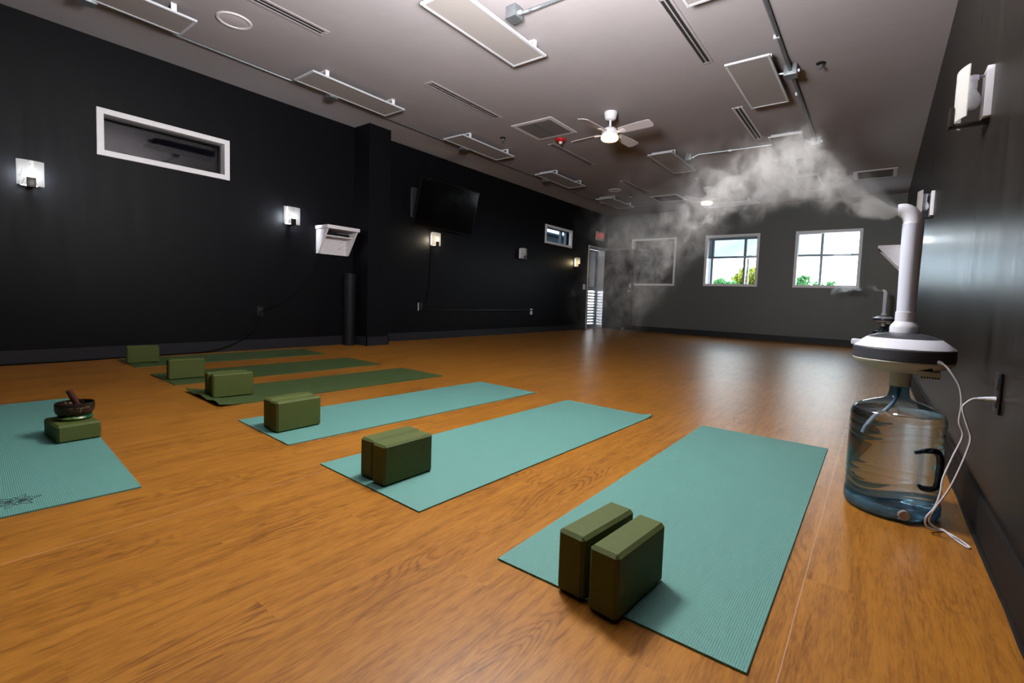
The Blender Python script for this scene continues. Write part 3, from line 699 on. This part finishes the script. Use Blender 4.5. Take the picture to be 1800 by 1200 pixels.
# ------------------------------------------------------------------ television
t = thing('television', 'large black flat television tilted down on the charcoal wall', 'television', (XL, 5.10, 2.02))
tilt = Matrix.Rotation(rd(14), 4, 'Y')
def tb(lo, hi, bev=0):
    mb = MB().box(lo, hi, bevel=bev); bmesh.ops.transform(mb.b, matrix=Matrix.Translation((.22, 0, -.005)) @ tilt, verts=mb.b.verts[:]); return mb
tb((-.03, -.60, -.345), (.012, .60, .345), .004).build('casing', M['tv_frame'], t)
tb((.0125, -.587, -.330), (.0145, .587, .332)).build('screen', M['tv_screen'], t, smooth=False)
MB().box((.0, -.30, -.15), (.03, .30, .15)).box((.03, -.03, -.10), (.19, .03, -.05)).box((.03, -.03, .04), (.25, .03, .08)).build('wall_mount', M['black'], t, smooth=False)
t = thing('mount_panel', 'dark rimmed wall panel peeking out left of the television', 'panel', (XL, 4.72, 2.02))
MB().box((0, -.16, -.20), (.035, .16, .20)).build('box', M['dark_slot'], t, smooth=False)
mb = MB(); frame_bars(mb, 'x', .030, .040, -.17, .17, -.21, .21, .012); mb.build('rim', M['dark_plastic'], t, smooth=False)
tag(MB().tube(spline([(XL+.006, 4.97, 1.66), (XL+.006, 4.965, 1.2), (XL+.006, 4.95, .8), (XL+.008, 4.90, .56)], 5), .004, 6).build('hanging_cord', M['leather']), 'thin black cable running down from the television', 'cable')
t = thing('cable_raceway', 'long black cable raceway low on the charcoal wall', 'raceway', (XL, 6.2, .45))
MB().box((0, -1.40, -.012), (.016, 1.40, .012), bevel=.003).build('cover', M['black'], t)
MB().box((0, 1.40, -.085), (.018, 1.455, -.02)).box((0, 1.40, .0), (.018, 1.455, .03)).build('end_clip', M['white_metal'], t, smooth=False)
# ------------------------------------------------------------------ foam roller
t = thing('foam_roller', 'tall black foam roller standing in the corner by the pillar', 'roller', (-5.495, 3.535, 0))
MB().lathe([(.02, 0), (.073, 0), (.0765, .004), (.0765, .916), (.073, .92), (.02, .92)], 36).build('cylinder', M['black_matte'], t)
MB().lathe([(.03, .9195), (.03, .9215), (.004, .9215)], 20).build('core', M['dark_slot'], t)
# ------------------------------------------------------------------ exit sign
t = thing('exit_sign', 'pale exit sign with red letters above the far doorway', 'sign', (XL, 10.32, 2.255))
MB().box((0, -.17, -.105), (.045, .17, .105), bevel=.006).build('housing', M['exit_face'], t)
def text_mesh(txt, size):
    c = bpy.data.curves.new('lettering', 'FONT'); c.body = txt; c.size = size; c.align_x = 'CENTER'; c.align_y = 'CENTER'; c.extrude = .0015; c.offset = size*.02
    o = bpy.data.objects.new('lettering', c); COL.objects.link(o)
    bpy.context.view_layer.update(); me = bpy.data.meshes.new_from_object(o.evaluated_get(bpy.context.evaluated_depsgraph_get()))
    bpy.data.objects.remove(o); return me
me = text_mesh('EXIT', .165); me.materials.clear(); me.materials.append(M['exit_red'])
o = bpy.data.objects.new('lettering', me); COL.objects.link(o); o.parent = t; o.location = (.0475, 0, 0); o.rotation_euler = (PI/2, 0, PI/2)
for s in (-1, 1):
    MB().prism([(.046, s*.19, 0), (.046, s*.172, .022), (.046, s*.172, -.022)], (.003, 0, 0)).build('arrow', M['exit_face'], t, smooth=False)

# ------------------------------------------------------------------ ceiling heaters
def heater(x, y, rz, label, L=1.065, w=.352):
    t = thing('ceiling_heater', label, 'heater', (x, y, ZC), rz, 'radiant panels under the ceiling')
    z0, z1 = -.072, -.056
    mb = MB(); b = .020
    mb.box((-w/2, -L/2, z0), (-w/2+b, L/2, z1)).box((w/2-b, -L/2, z0), (w/2, L/2, z1)).box((-w/2+b, -L/2, z0), (w/2-b, -L/2+b, z1)).box((-w/2+b, L/2-b, z0), (w/2-b, L/2, z1))
    mb.build('frame', M['alu'], t, smooth=False)
    MB().box((-w/2+b, -L/2+b, z0+.004), (w/2-b, L/2-b, z1-.002)).build('panel', M['heater_face'], t, smooth=False)
    for yy in (-L*.36, L*.36):
        mb = MB()
        for s in (-1, 1): mb.box((s*(w/2-.012)-.004, yy-.018, z1), (s*(w/2-.012)+.004, yy+.018, -.008))
        mb.box((-w/2+.008, yy-.018, -.010), (w/2-.008, yy+.018, -.001)); mb.build('bracket', M['white_metal'], t, smooth=False)
    return t
hx = -4.58
H0 = heater(hx, .96, 0, 'ceiling heater nearest the wide white framed window, cut by the top edge')
hd = [(hx, 2.955, 'ceiling heater second in the row along the charcoal wall, left of the pillar'), (hx-.005, 4.935, 'ceiling heater third along the charcoal wall, just past the pillar'),
      (hx+.02, 6.955, 'ceiling heater fourth along the charcoal wall, above the television end'), (hx, 9.10, 'ceiling heater farthest along the charcoal wall, over the exit sign'),
      (-2.575, 2.825, 'ceiling heater at top centre of the picture beside the near steel box'), (-2.56, 6.875, 'ceiling heater beyond the near fan in the middle of the ceiling'),
      (-1.025, 2.80, 'ceiling heater cut off by the top edge, right of centre'), (-1.022, 4.835, 'ceiling heater nearest on the right, beside the right hand steel box'),
      (-1.037, 6.915, 'ceiling heater half veiled by steam, second on the right'), (-1.045, 9.01, 'ceiling heater deepest in the steam, third on the right')]
for x, y, lb in hd: dup(H0, (x, y, ZC), 0, lb)
dup(H0, (-2.55, 10.15, ZC), PI/2, 'ceiling heater turned crosswise behind the far fan')
# junction boxes
def jbox(x, y, label, h=.085, s=.09):
    t = thing('ceiling_junction_box', label, 'junction box', (x, y, ZC), 0, 'steel boxes on the ceiling')
    MB().box((-s/2, -s/2, -h), (s/2, s/2, 0), bevel=.003).build('case', M['steel'], t)
    MB().box((-s/2-.003, -s/2-.003, -h-.003), (s/2+.003, s/2+.003, -h+.001)).build('cover', M['steel'], t, smooth=False)
    mb = MB().tube([(s/2, 0, -.05), (s/2+.018, 0, -.05)], .014, 12).tube([(0, s/2, -.05), (0, s/2+.016, -.05)], .014, 12); mb.build('connector', M['alu'], t)
    return t
jl = [('above the wide white framed window', .93), ('behind the second charcoal wall heater', 2.85), ('behind the third charcoal wall heater', 4.82), ('behind the fourth charcoal wall heater', 6.82), ('behind the farthest charcoal wall heater', 8.92)]
for s, y in jl: jbox(-4.80, y, 'dark steel junction box ' + s)
jbox(-2.285, 2.775, 'steel junction box at top centre with a pipe leaving right')
jbox(-2.30, 6.79, 'steel junction box beside the heater beyond the near fan')
jbox(-.752, 4.75, 'steel junction box beside the nearest right hand heater', .09, .10)
jbox(-.755, 6.88, 'steel junction box in the steam, second along the right pipe', .09, .10)
jbox(-.752, 9.15, 'steel junction box at the far end of the right pipe', .095, .11)
def conduit(pts, label, r=.0095, clips=()):
    t = thing('ceiling_conduit', label, 'pipe', (0, 0, 0), 0, 'steel pipes on the ceiling')
    MB().tube(pts, r, 10).build('pipe', M['steel'], t)
    for c in clips:
        c = Vector(c); MB().box(c-Vector((.03, .009, .016)), c+Vector((.012, .009, .016))).build('strap', M['alu'], t, smooth=False)
    return t
zc = ZC-.014
for (a, y0), (b, y1) in zip(jl, jl[1:]):
    conduit([(-4.80, y0+.06, zc-.034), (-4.86, y0+.16, zc), (-4.915, y0+.25, zc), (-4.915, y1-.25, zc), (-4.86, y1-.16, zc), (-4.80, y1-.06, zc-.034)], 'steel pipe along the charcoal wall starting at the box ' + a)
conduit(spline([(-2.24, 2.785, ZC-.05), (-2.19, 2.80, ZC-.045), (-2.09, 2.85, zc), (-1.6, 2.86, zc), (-.80, 2.86, zc)], 5), 'steel pipe crossing the ceiling at top centre from the near box', .013)
conduit([(-.765, .6, zc), (-.765, 2.0, zc), (-.765, 4.50, zc), (-.762, 4.56, zc-.01), (-.752, 4.70, ZC-.05)], 'steel pipe from the top edge to the nearest right hand box', .015, [(-.765, 4.15, zc)])
conduit([(-.752, 4.80, ZC-.05), (-.762, 4.95, zc-.006), (-.762, 6.72, zc-.006), (-.755, 6.83, ZC-.05)], 'steel pipe between the two nearest right hand boxes', .015, [(-.765, 5.35, zc)])
conduit([(-.755, 6.93, ZC-.05), (-.762, 7.15, zc), (-.755, 8.98, zc), (-.752, 9.09, ZC-.05)], 'steel pipe running into the steam to the far right box', .013)
conduit([(-2.255, 6.79, ZC-.05), (-2.17, 6.80, zc), (-1.3, 6.85, zc), (-.86, 6.87, zc), (-.805, 6.88, ZC-.05)], 'steel pipe crossing from the middle heater box to the steam veiled heater', .012, [(-1.75, 6.825, zc)])
conduit([(-4.78, 9.30, zc), (-4.45, 9.78, zc), (-3.1, 9.98, zc)], 'thin steel pipe crossing the far end of the ceiling', .010)
for i, (x0, x1, y, nm) in enumerate(((-.80, -.70, 4.75, 'nearest'), (-.805, -.70, 6.88, 'second'))):
    conduit([(x0+.005, y, ZC-.05), (x0-.02, y, ZC-.048), (-.87, y-.01, ZC-.045)], 'short steel whip joining the %s right hand box to its heater' % nm, .011)

# ------------------------------------------------------------------ slot diffusers and grilles
def slot(x, y, L, w, label, bright=False):
    t = thing('slot_vent', label, 'vent', (x, y, ZC), 0, 'linear slot vents in the ceiling')
    mb = MB(); mb.box((-w/2, -L/2, -.006), (-w/2+w*.20, L/2, 0)).box((w/2-w*.20, -L/2, -.006), (w/2, L/2, 0)).box((-w*.05, -L/2+.02, -.0055), (w*.05, L/2-.02, 0)).box((-w/2+w*.26, -L/2, -.006), (w/2-w*.26, -L/2+.03, 0)).box((-w/2+w*.26, L/2-.03, -.006), (w/2-w*.26, L/2, 0))
    mb.build('trim', M['ceiling'] if not bright else M['shelf_white'], t, smooth=False)
    for s in (-1, 1):
        MB().box((s*w*.165-w*.118, -L/2+.03, -.0035), (s*w*.165+w*.118, L/2-.03, -.0005)).build('slot', M['dark_slot'], t, smooth=False)
    return t
slot(-3.82, 1.66, 1.10, .115, 'slot vent at top left beside the round speaker')
slot(-3.77, 3.81, 1.10, .11, 'slot vent left of the square ceiling grille')
slot(-3.755, 6.015, 1.17, .10, 'slot vent just below the red alarm')
slot(-3.76, 8.24, 1.10, .10, 'slot vent farthest left, near the round far speaker')
slot(-1.345, 3.78, 1.08, .10, 'slot vent at the top edge right of centre')
slot(-1.352, 6.00, 1.15, .105, 'bright slot vent beside the nearest right hand heater', True)
slot(-1.355, 8.20, 1.05, .075, 'slot vent inside the steam under the second right heater')
def grille(x, y, s, label):
    t = thing('ceiling_grille', label, 'vent', (x, y, ZC), 0, 'square return grilles in the ceiling')
    mb = MB(); frame = .055*s/.6
    frame_bars2 = lambda a, w, z0: (mb.box((-a, -a, z0), (-a+w, a, 0)), mb.box((a-w, -a, z0), (a, a, 0)), mb.box((-a+w, -a, z0), (a-w, -a+w, 0)), mb.box((-a+w, a-w, z0), (a-w, a, 0)))
    frame_bars2(s/2, frame, -.008); mb.build('frame', M['shelf_white'], t, smooth=False)
    MB().box((-s/2+frame, -s/2+frame, -.0015), (s/2-frame, s/2-frame, -.0005)).build('duct_void', M['dark_slot'], t, smooth=False)
    mb = MB(); n = 22; span = s-2*frame
    for i in range(n):
        y0 = -span/2+span*(i+.3)/n; mb.prism([(-span/2, y0, -.002), (-span/2, y0+.010, -.010), (-span/2, y0+.012, -.010), (-span/2, y0+.004, -.002)], (span, 0, 0))
    mb.box((-.004, -span/2, -.011), (.004, span/2, -.002)); mb.build('blade', M['grille'], t, smooth=False)
    return t
grille(-3.503, 4.92, .595, 'square ceiling grille between the charcoal wall heaters and near fan')
grille(-3.55, 9.37, .57, 'square ceiling grille left of the far fan')
grille(-.17, 9.10, .54, 'square ceiling grille at right, above the steam')
def speaker(x, y, r, label):
    t = thing('ceiling_speaker', label, 'speaker', (x, y, ZC), 0)
    MB().lathe([(r*.80, -.003), (r*.82, -.008), (r*.95, -.009), (r, -.002), (r, 0)], 40, cap0=False, cap1=False).build('ring', M['shelf_white'], t)
    MB().lathe([(.004, -.007), (r*.5, -.0065), (r*.81, -.003), (r*.81, -.001)], 40).build('grille', M['fan_blade'], t)
speaker(-4.27, 1.70, .125, 'round white ceiling speaker at top left')
speaker(-4.19, 8.27, .125, 'round ceiling speaker near the far end, left of the farthest slot vent')
def sprinkler(x, y, label, mat='brass_dark'):
    t = thing('ceiling_sprinkler', label, 'sprinkler', (x, y, ZC), 0, 'small heads on the ceiling')
    MB().lathe([(.010, -.012), (.030, -.009), (.038, -.002), (.038, 0)], 24).build('escutcheon', M[mat], t)
    mb = MB().tube([(0, 0, -.010), (0, 0, -.036)], .006, 8).tube([(.012, 0, -.012), (.012, 0, -.034), (0, 0, -.044)], .0025, 6).tube([(-.012, 0, -.012), (-.012, 0, -.034), (0, 0, -.044)], .0025, 6)
    mb.lathe([(.004, -.048), (.017, -.047), (.017, -.045), (.004, -.044)], 14); mb.build('head', M['steel'], t)
sprinkler(-4.165, 4.907, 'sprinkler head on the ceiling left of the square grille')
sprinkler(-.536, 4.824, 'sprinkler head on the ceiling at upper right')
sprinkler(-4.11, 8.80, 'sprinkler head on the ceiling near the far left heater')
sprinkler(-2.59, 8.11, 'pale sprinkler head on the ceiling just before the far fan', 'shelf_white')
t = thing('ceiling_alarm', 'red ceiling fire alarm between the square grille and near fan', 'alarm', (-3.536, 5.346, ZC))
MB().lathe([(.045, -.032), (.060, -.028), (.078, -.006), (.080, 0)], 32).build('housing', M['red'], t)
MB().lathe([(.006, -.062), (.018, -.058), (.024, -.044), (.024, -.031)], 20).build('strobe', M['lens'], t)

# ------------------------------------------------------------------ ceiling fans
def fan(x, y, angs, label):
    t = thing('ceiling_fan', label, 'fan', (x, y, ZC), 0, 'white ceiling fans with lit lamps')
    MB().lathe([(.072, 0), (.074, -.015), (.062, -.070), (.050, -.082), (.018, -.090)], 32).build('canopy', M['white_metal'], t)
    MB().lathe([(.013, -.085), (.013, -.165)], 16).build('downrod', M['white_metal'], t)
    MB().lathe([(.020, -.160), (.055, -.172), (.078, -.190), (.088, -.215), (.088, -.232), (.080, -.236), (.092, -.240), (.094, -.262), (.085, -.266)], 40).build('motor', M['white_metal'], t)
    MB().lathe([(.092, -.262), (.097, -.268), (.097, -.292), (.086, -.306), (.050, -.311), (.004, -.311)], 40).build('lamp', M['fan_light'], t)
    for a in angs:
        rot = Matrix.Rotation(a, 4, 'Z') @ Matrix.Translation((0, 0, -.226)) @ Matrix.Rotation(rd(-13), 4, 'X')
        mb = MB(); pts = [(.13, -.052), (.16, -.058), (.40, -.068), (.505, -.066), (.525, -.052), (.53, .020), (.515, .056), (.49, .066), (.16, .052), (.13, .046)]
        mb.prism([(px, py, -.004) for px, py in pts], (0, 0, .007)); bmesh.ops.transform(mb.b, matrix=rot, verts=mb.b.verts[:])
        bl = mb.build('blade', M['fan_blade'], t, smooth=False)
        mb = MB().prism([(.06, -.016, -.011), (.13, -.018, -.011), (.19, -.030, -.011), (.20, 0, -.011), (.19, .030, -.011), (.13, .018, -.011), (.06, .016, -.011)], (0, 0, .007)); bmesh.ops.transform(mb.b, matrix=rot, verts=mb.b.verts[:])
        mb.build('blade_arm', M['white_metal'], bl, smooth=False)
    return t
FA = math.atan2(4.81-4.88, .435)
fan(-2.562, 4.87, [FA+i*PI/2+rd(2) for i in range(4)], 'near white ceiling fan with four blades and glowing lamp')
fan(-2.62, 8.815, [rd(-24)+i*PI/2 for i in range(4)], 'far white ceiling fan glowing in the steam')

# ------------------------------------------------------------------ steam
CORE = (.2, .3, .5, .7, .9, .9, .65, .4, .2, .1, 0, 0, 0, 0)
def steam(name, label, sections, x0, span, zlo, zspan, y0, yw, mul, scale, slope=0, drift=0):
    # sections: (x, z top, z bottom, density, half width in y)
    if drift:      # the plume drifts away from the near wall as it spreads
        k_ = [(y0+drift*x0)/(y0+slope*(x0-q[0])+drift*q[0]) for q in sections]
        sections = [(q[0]*k, .687+(q[1]-.687)*k, .687+(q[2]-.687)*k, q[3]/k, q[4]*k) for q, k in zip(sections, k_)]
        x0 = sections[0][0]; span = x0-sections[-1][0]; slope = drift; y0 = y0+0
    mb = MB(); rings = []
    for x, zt, zb, dn, hy in sections:
        rings.append([mb.b.verts.new((x, y0+slope*(x0-x)+1.35*hy*math.cos(a), (zt+zb)/2+1.30*(zt-zb)/2*math.sin(a))) for a in [2*PI*k/16 for k in range(16)]])
    for a, b in zip(rings, rings[1:]):
        for k in range(16): mb.b.faces.new((a[k], a[(k+1) % 16], b[(k+1) % 16], b[k]))
    mb.b.faces.new(rings[0]); mb.b.faces.new(rings[-1])
    t = NT(name+'_vapour'); o = t.obj(); warp = t.n('ShaderNodeTexNoise'); t.l(o, warp.inputs['Vector']); warp.inputs['Scale'].default_value = scale*.45; warp.inputs['Detail'].default_value = 3
    wv = t.vm('MULTIPLY', t.vm('SUBTRACT', warp.outputs['Color'], (.5, .5, .5)), (.07, .12, .16))
    x, y, z = t.xyz(o); p = t.vm('ADD', o, wv); xx, yy, zz = t.xyz(p)
    tt = t.math('DIVIDE', t.math('SUBTRACT', x0, x), span, None, True)
    # displacement fades out at the nozzle
    fade = t.math('MULTIPLY', tt, 14.0, None, True)
    zz = t.math('ADD', z, t.math('MULTIPLY', t.math('SUBTRACT', zz, z), fade)); yy = t.math('ADD', y, t.math('MULTIPLY', t.math('SUBTRACT', yy, y), fade))
    def curve(vals):
        c = t.n('ShaderNodeFloatCurve'); t.l(tt, c.inputs['Value']); cu = c.mapping.curves[0]; P = [((x0-s[0])/span, v) for s, v in zip(sections, vals)]
        while len(cu.points) < len(P): cu.points.new(.5, .5)
        for q, (a, b) in zip(cu.points, P): q.location = (a, b); q.handle_type = 'VECTOR'
        c.mapping.use_clip = False; c.mapping.update(); return c.outputs[0]
    zt = t.math('MULTIPLY_ADD', curve([(s[1]-zlo)/zspan for s in sections]), zspan, zlo); zb = t.math('MULTIPLY_ADD', curve([(s[2]-zlo)/zspan for s in sections]), zspan, zlo)
    dn = curve([s[3] for s in sections]); hy = curve([s[4] for s in sections])
    u = t.math('DIVIDE', t.math('SUBTRACT', zz, zb), t.math('SUBTRACT', zt, zb))       # 0 at the lower edge, 1 at the upper
    lo = t.math('SMOOTH_MIN', t.math('MULTIPLY', u, t.math('MULTIPLY_ADD', tt, -3.6, 5.2)), 1.0, .3)
    up = t.math('SUBTRACT', 1.0, u); up = t.math('MULTIPLY', up, t.math('ABSOLUTE', up))
    fz = t.math('MULTIPLY', t.math('MAXIMUM', lo, 0.0), t.math('MAXIMUM', up, 0.0))
    v = t.math('DIVIDE', t.math('SUBTRACT', yy, t.math('MULTIPLY_ADD', t.math('SUBTRACT', x0, x), slope, y0)), hy); fy = t.math('MAXIMUM', t.math('SUBTRACT', 1.0, t.math('MULTIPLY', v, v)), 0.0)
    st = t.vm('MULTIPLY', p, (1.0, 1.0, .85))
    n1 = t.noise(st, scale, 7, .66, .8); n2 = t.noise(st, scale*.36, 3, .5)
    a1 = t.math('MULTIPLY', t.math('SUBTRACT', n1, .42), 4.6, None, True); a2 = t.math('MULTIPLY', t.math('SUBTRACT', n2, .40), 4.5, None, True)
    nn = t.math('MULTIPLY', t.math('POWER', a1, 1.4), a2)
    nn = t.math('ADD', nn, t.math('MULTIPLY', t.math('SUBTRACT', 1.0, fade), .6))
    # dense core of the jet
    zc_ = t.math('MULTIPLY_ADD', curve([(s[2]+(s[1]-s[2])*.30-zlo)/zspan for s in sections]), zspan, zlo)
    q = t.math('DIVIDE', t.math('SUBTRACT', zz, zc_), t.math('MULTIPLY', t.math('SUBTRACT', zt, zb), .26))
    core = t.math('MAXIMUM', t.math('SUBTRACT', 1.0, t.math('MULTIPLY', q, q)), 0.0)
    cd_ = curve(CORE[:len(sections)])
    fz = t.math('MULTIPLY_ADD', core, t.math('MULTIPLY', cd_, 4.2), fz)
    dens = t.math('MULTIPLY', t.math('MULTIPLY', t.math('MULTIPLY', fz, fy), t.math('MULTIPLY', dn, mul)), nn)
    vs = t.n('ShaderNodeVolumeScatter'); vs.inputs['Color'].default_value = (.97, .955, .95, 1); vs.inputs['Anisotropy'].default_value = .1; t.l(dens, vs.inputs['Density'])
    t.l(vs.outputs[0], t.out.inputs['Volume'])
    for k in ('volume_step_rate',):
        try: setattr(t.m.cycles, k, .19)
        except Exception: pass
    o = mb.build(name, t.m); tag(o, label, 'steam', None, 'stuff'); return o
steam('steam_cloud', 'billowing white steam blown left from the large humidifier', [
    (.036, 1.055, 1.018, .50, .024), (.010, 1.095, 1.003, .34, .052), (-.06, 1.21, 1.000, .17, .10), (-.14, 1.40, 1.018, .085, .14), (-.22, 1.56, 1.045, .048, .18),
    (-.32, 1.57, 1.070, .036, .20), (-.42, 1.55, 1.06, .033, .22), (-.53, 1.51, 1.01, .035, .24), (-.64, 1.48, .93, .037, .26), (-.77, 1.45, .80, .037, .28), (-.90, 1.41, .62, .032, .28),
    (-1.05, 1.34, .46, .034, .28), (-1.20, 1.24, .42, .014, .26), (-1.30, 1.15, .50, .0, .22)], .036, 1.34, .3, 1.4, 2.07, .2, 180, 14.0, .10, .42)
steam('steam_wisp', 'thin steam wisp blown left from the distant humidifier', [
    (.050, 1.052, 1.025, .8, .03), (-.05, 1.14, 1.02, .6, .07), (-.20, 1.28, 1.03, .45, .12), (-.36, 1.38, 1.02, .34, .16), (-.55, 1.30, .95, .2, .16), (-.70, 1.20, .92, .0, .14)], .050, .75, .3, 1.4, 9.93, .2, 20, 8.0)

# ------------------------------------------------------------------ light
wd = bpy.data.worlds.new('sky'); SC.world = wd; wd.use_nodes = True; nt = wd.node_tree; nt.nodes.clear()
class WT(NT):
    def __init__(s, t): s.t = t
t = WT(nt); out = t.n('ShaderNodeOutputWorld'); tc = t.n('ShaderNodeTexCoord'); g = tc.outputs['Generated']
cl = t.noise(t.vm('MULTIPLY', g, (1, 1, 3.2)), 3.2, 6, .6, .4)
c = t.ramp(cl, [(.34, (.55, .72, .90)), (.48, (.88, .94, .98)), (.60, (1, 1, 1))])
bg = t.n('ShaderNodeBackground'); t.l(c, bg.inputs[0]); bg.inputs[1].default_value = 14.0; t.l(bg.outputs[0], out.inputs[0])
def lamp(name, kind, loc, energy, col, **k):
    l = bpy.data.lights.new(name, kind); l.energy = energy; l.color = col
    for a, v in k.items(): setattr(l, a, v)
    o = bpy.data.objects.new(name, l); COL.objects.link(o); o.location = loc; return o
s = lamp('sun', 'SUN', (0, 0, 20), 3.5, (1, .96, .9), angle=.01); s.rotation_euler = (rd(48), 0, rd(25))
# the photographer's flash, aimed at the ceiling from beside the camera
b = lamp('bounce_flash', 'AREA', (-1.1, 1.1, 1.75), 210, (.97, .97, 1.0), shape='DISK', size=.45)
b.rotation_euler = Vector((-.30, .58, .76)).to_track_quat('-Z', 'Y').to_euler()

def portal(loc, rot, sx, sy):
    l = bpy.data.lights.new('window_portal', 'AREA'); l.shape = 'RECTANGLE'; l.size = sx; l.size_y = sy; l.cycles.is_portal = True
    o = bpy.data.objects.new('window_portal', l); COL.objects.link(o); o.location = loc; o.rotation_euler = rot
for W in (W4, W5): portal(((W[0]+W[1])/2, YB+.21, (W[2]+W[3])/2), (-PI/2, 0, 0), 1.12, 1.12)
portal((XL-.21, (W2[0]+W2[1])/2, (W2[2]+W2[3])/2), (0, -PI/2, 0), .4, 1.06)
portal((XL-.30, 10.29, .98), (0, -PI/2, 0), 1.95, .84)
lamp('umbrella_flash', 'POINT', (-1.4, 1.6, 2.02), 185, (1.0, .98, .96), shadow_soft_size=.22)

SC.view_settings.view_transform = 'Standard'; SC.view_settings.look = 'None'; SC.view_settings.exposure = 0; SC.view_settings.gamma = 1
SC.view_settings.use_curve_mapping = False
cy = SC.cycles
cy.use_adaptive_sampling = True; cy.adaptive_threshold = .05; cy.use_denoising = True; cy.max_bounces = 8; cy.diffuse_bounces = 3; cy.glossy_bounces = 4; cy.transmission_bounces = 8; cy.volume_bounces = 1; cy.transparent_max_bounces = 12
cy.sample_clamp_indirect = 6; cy.volume_step_rate = 1.0; cy.volume_max_steps = 256; cy.caustics_reflective = False
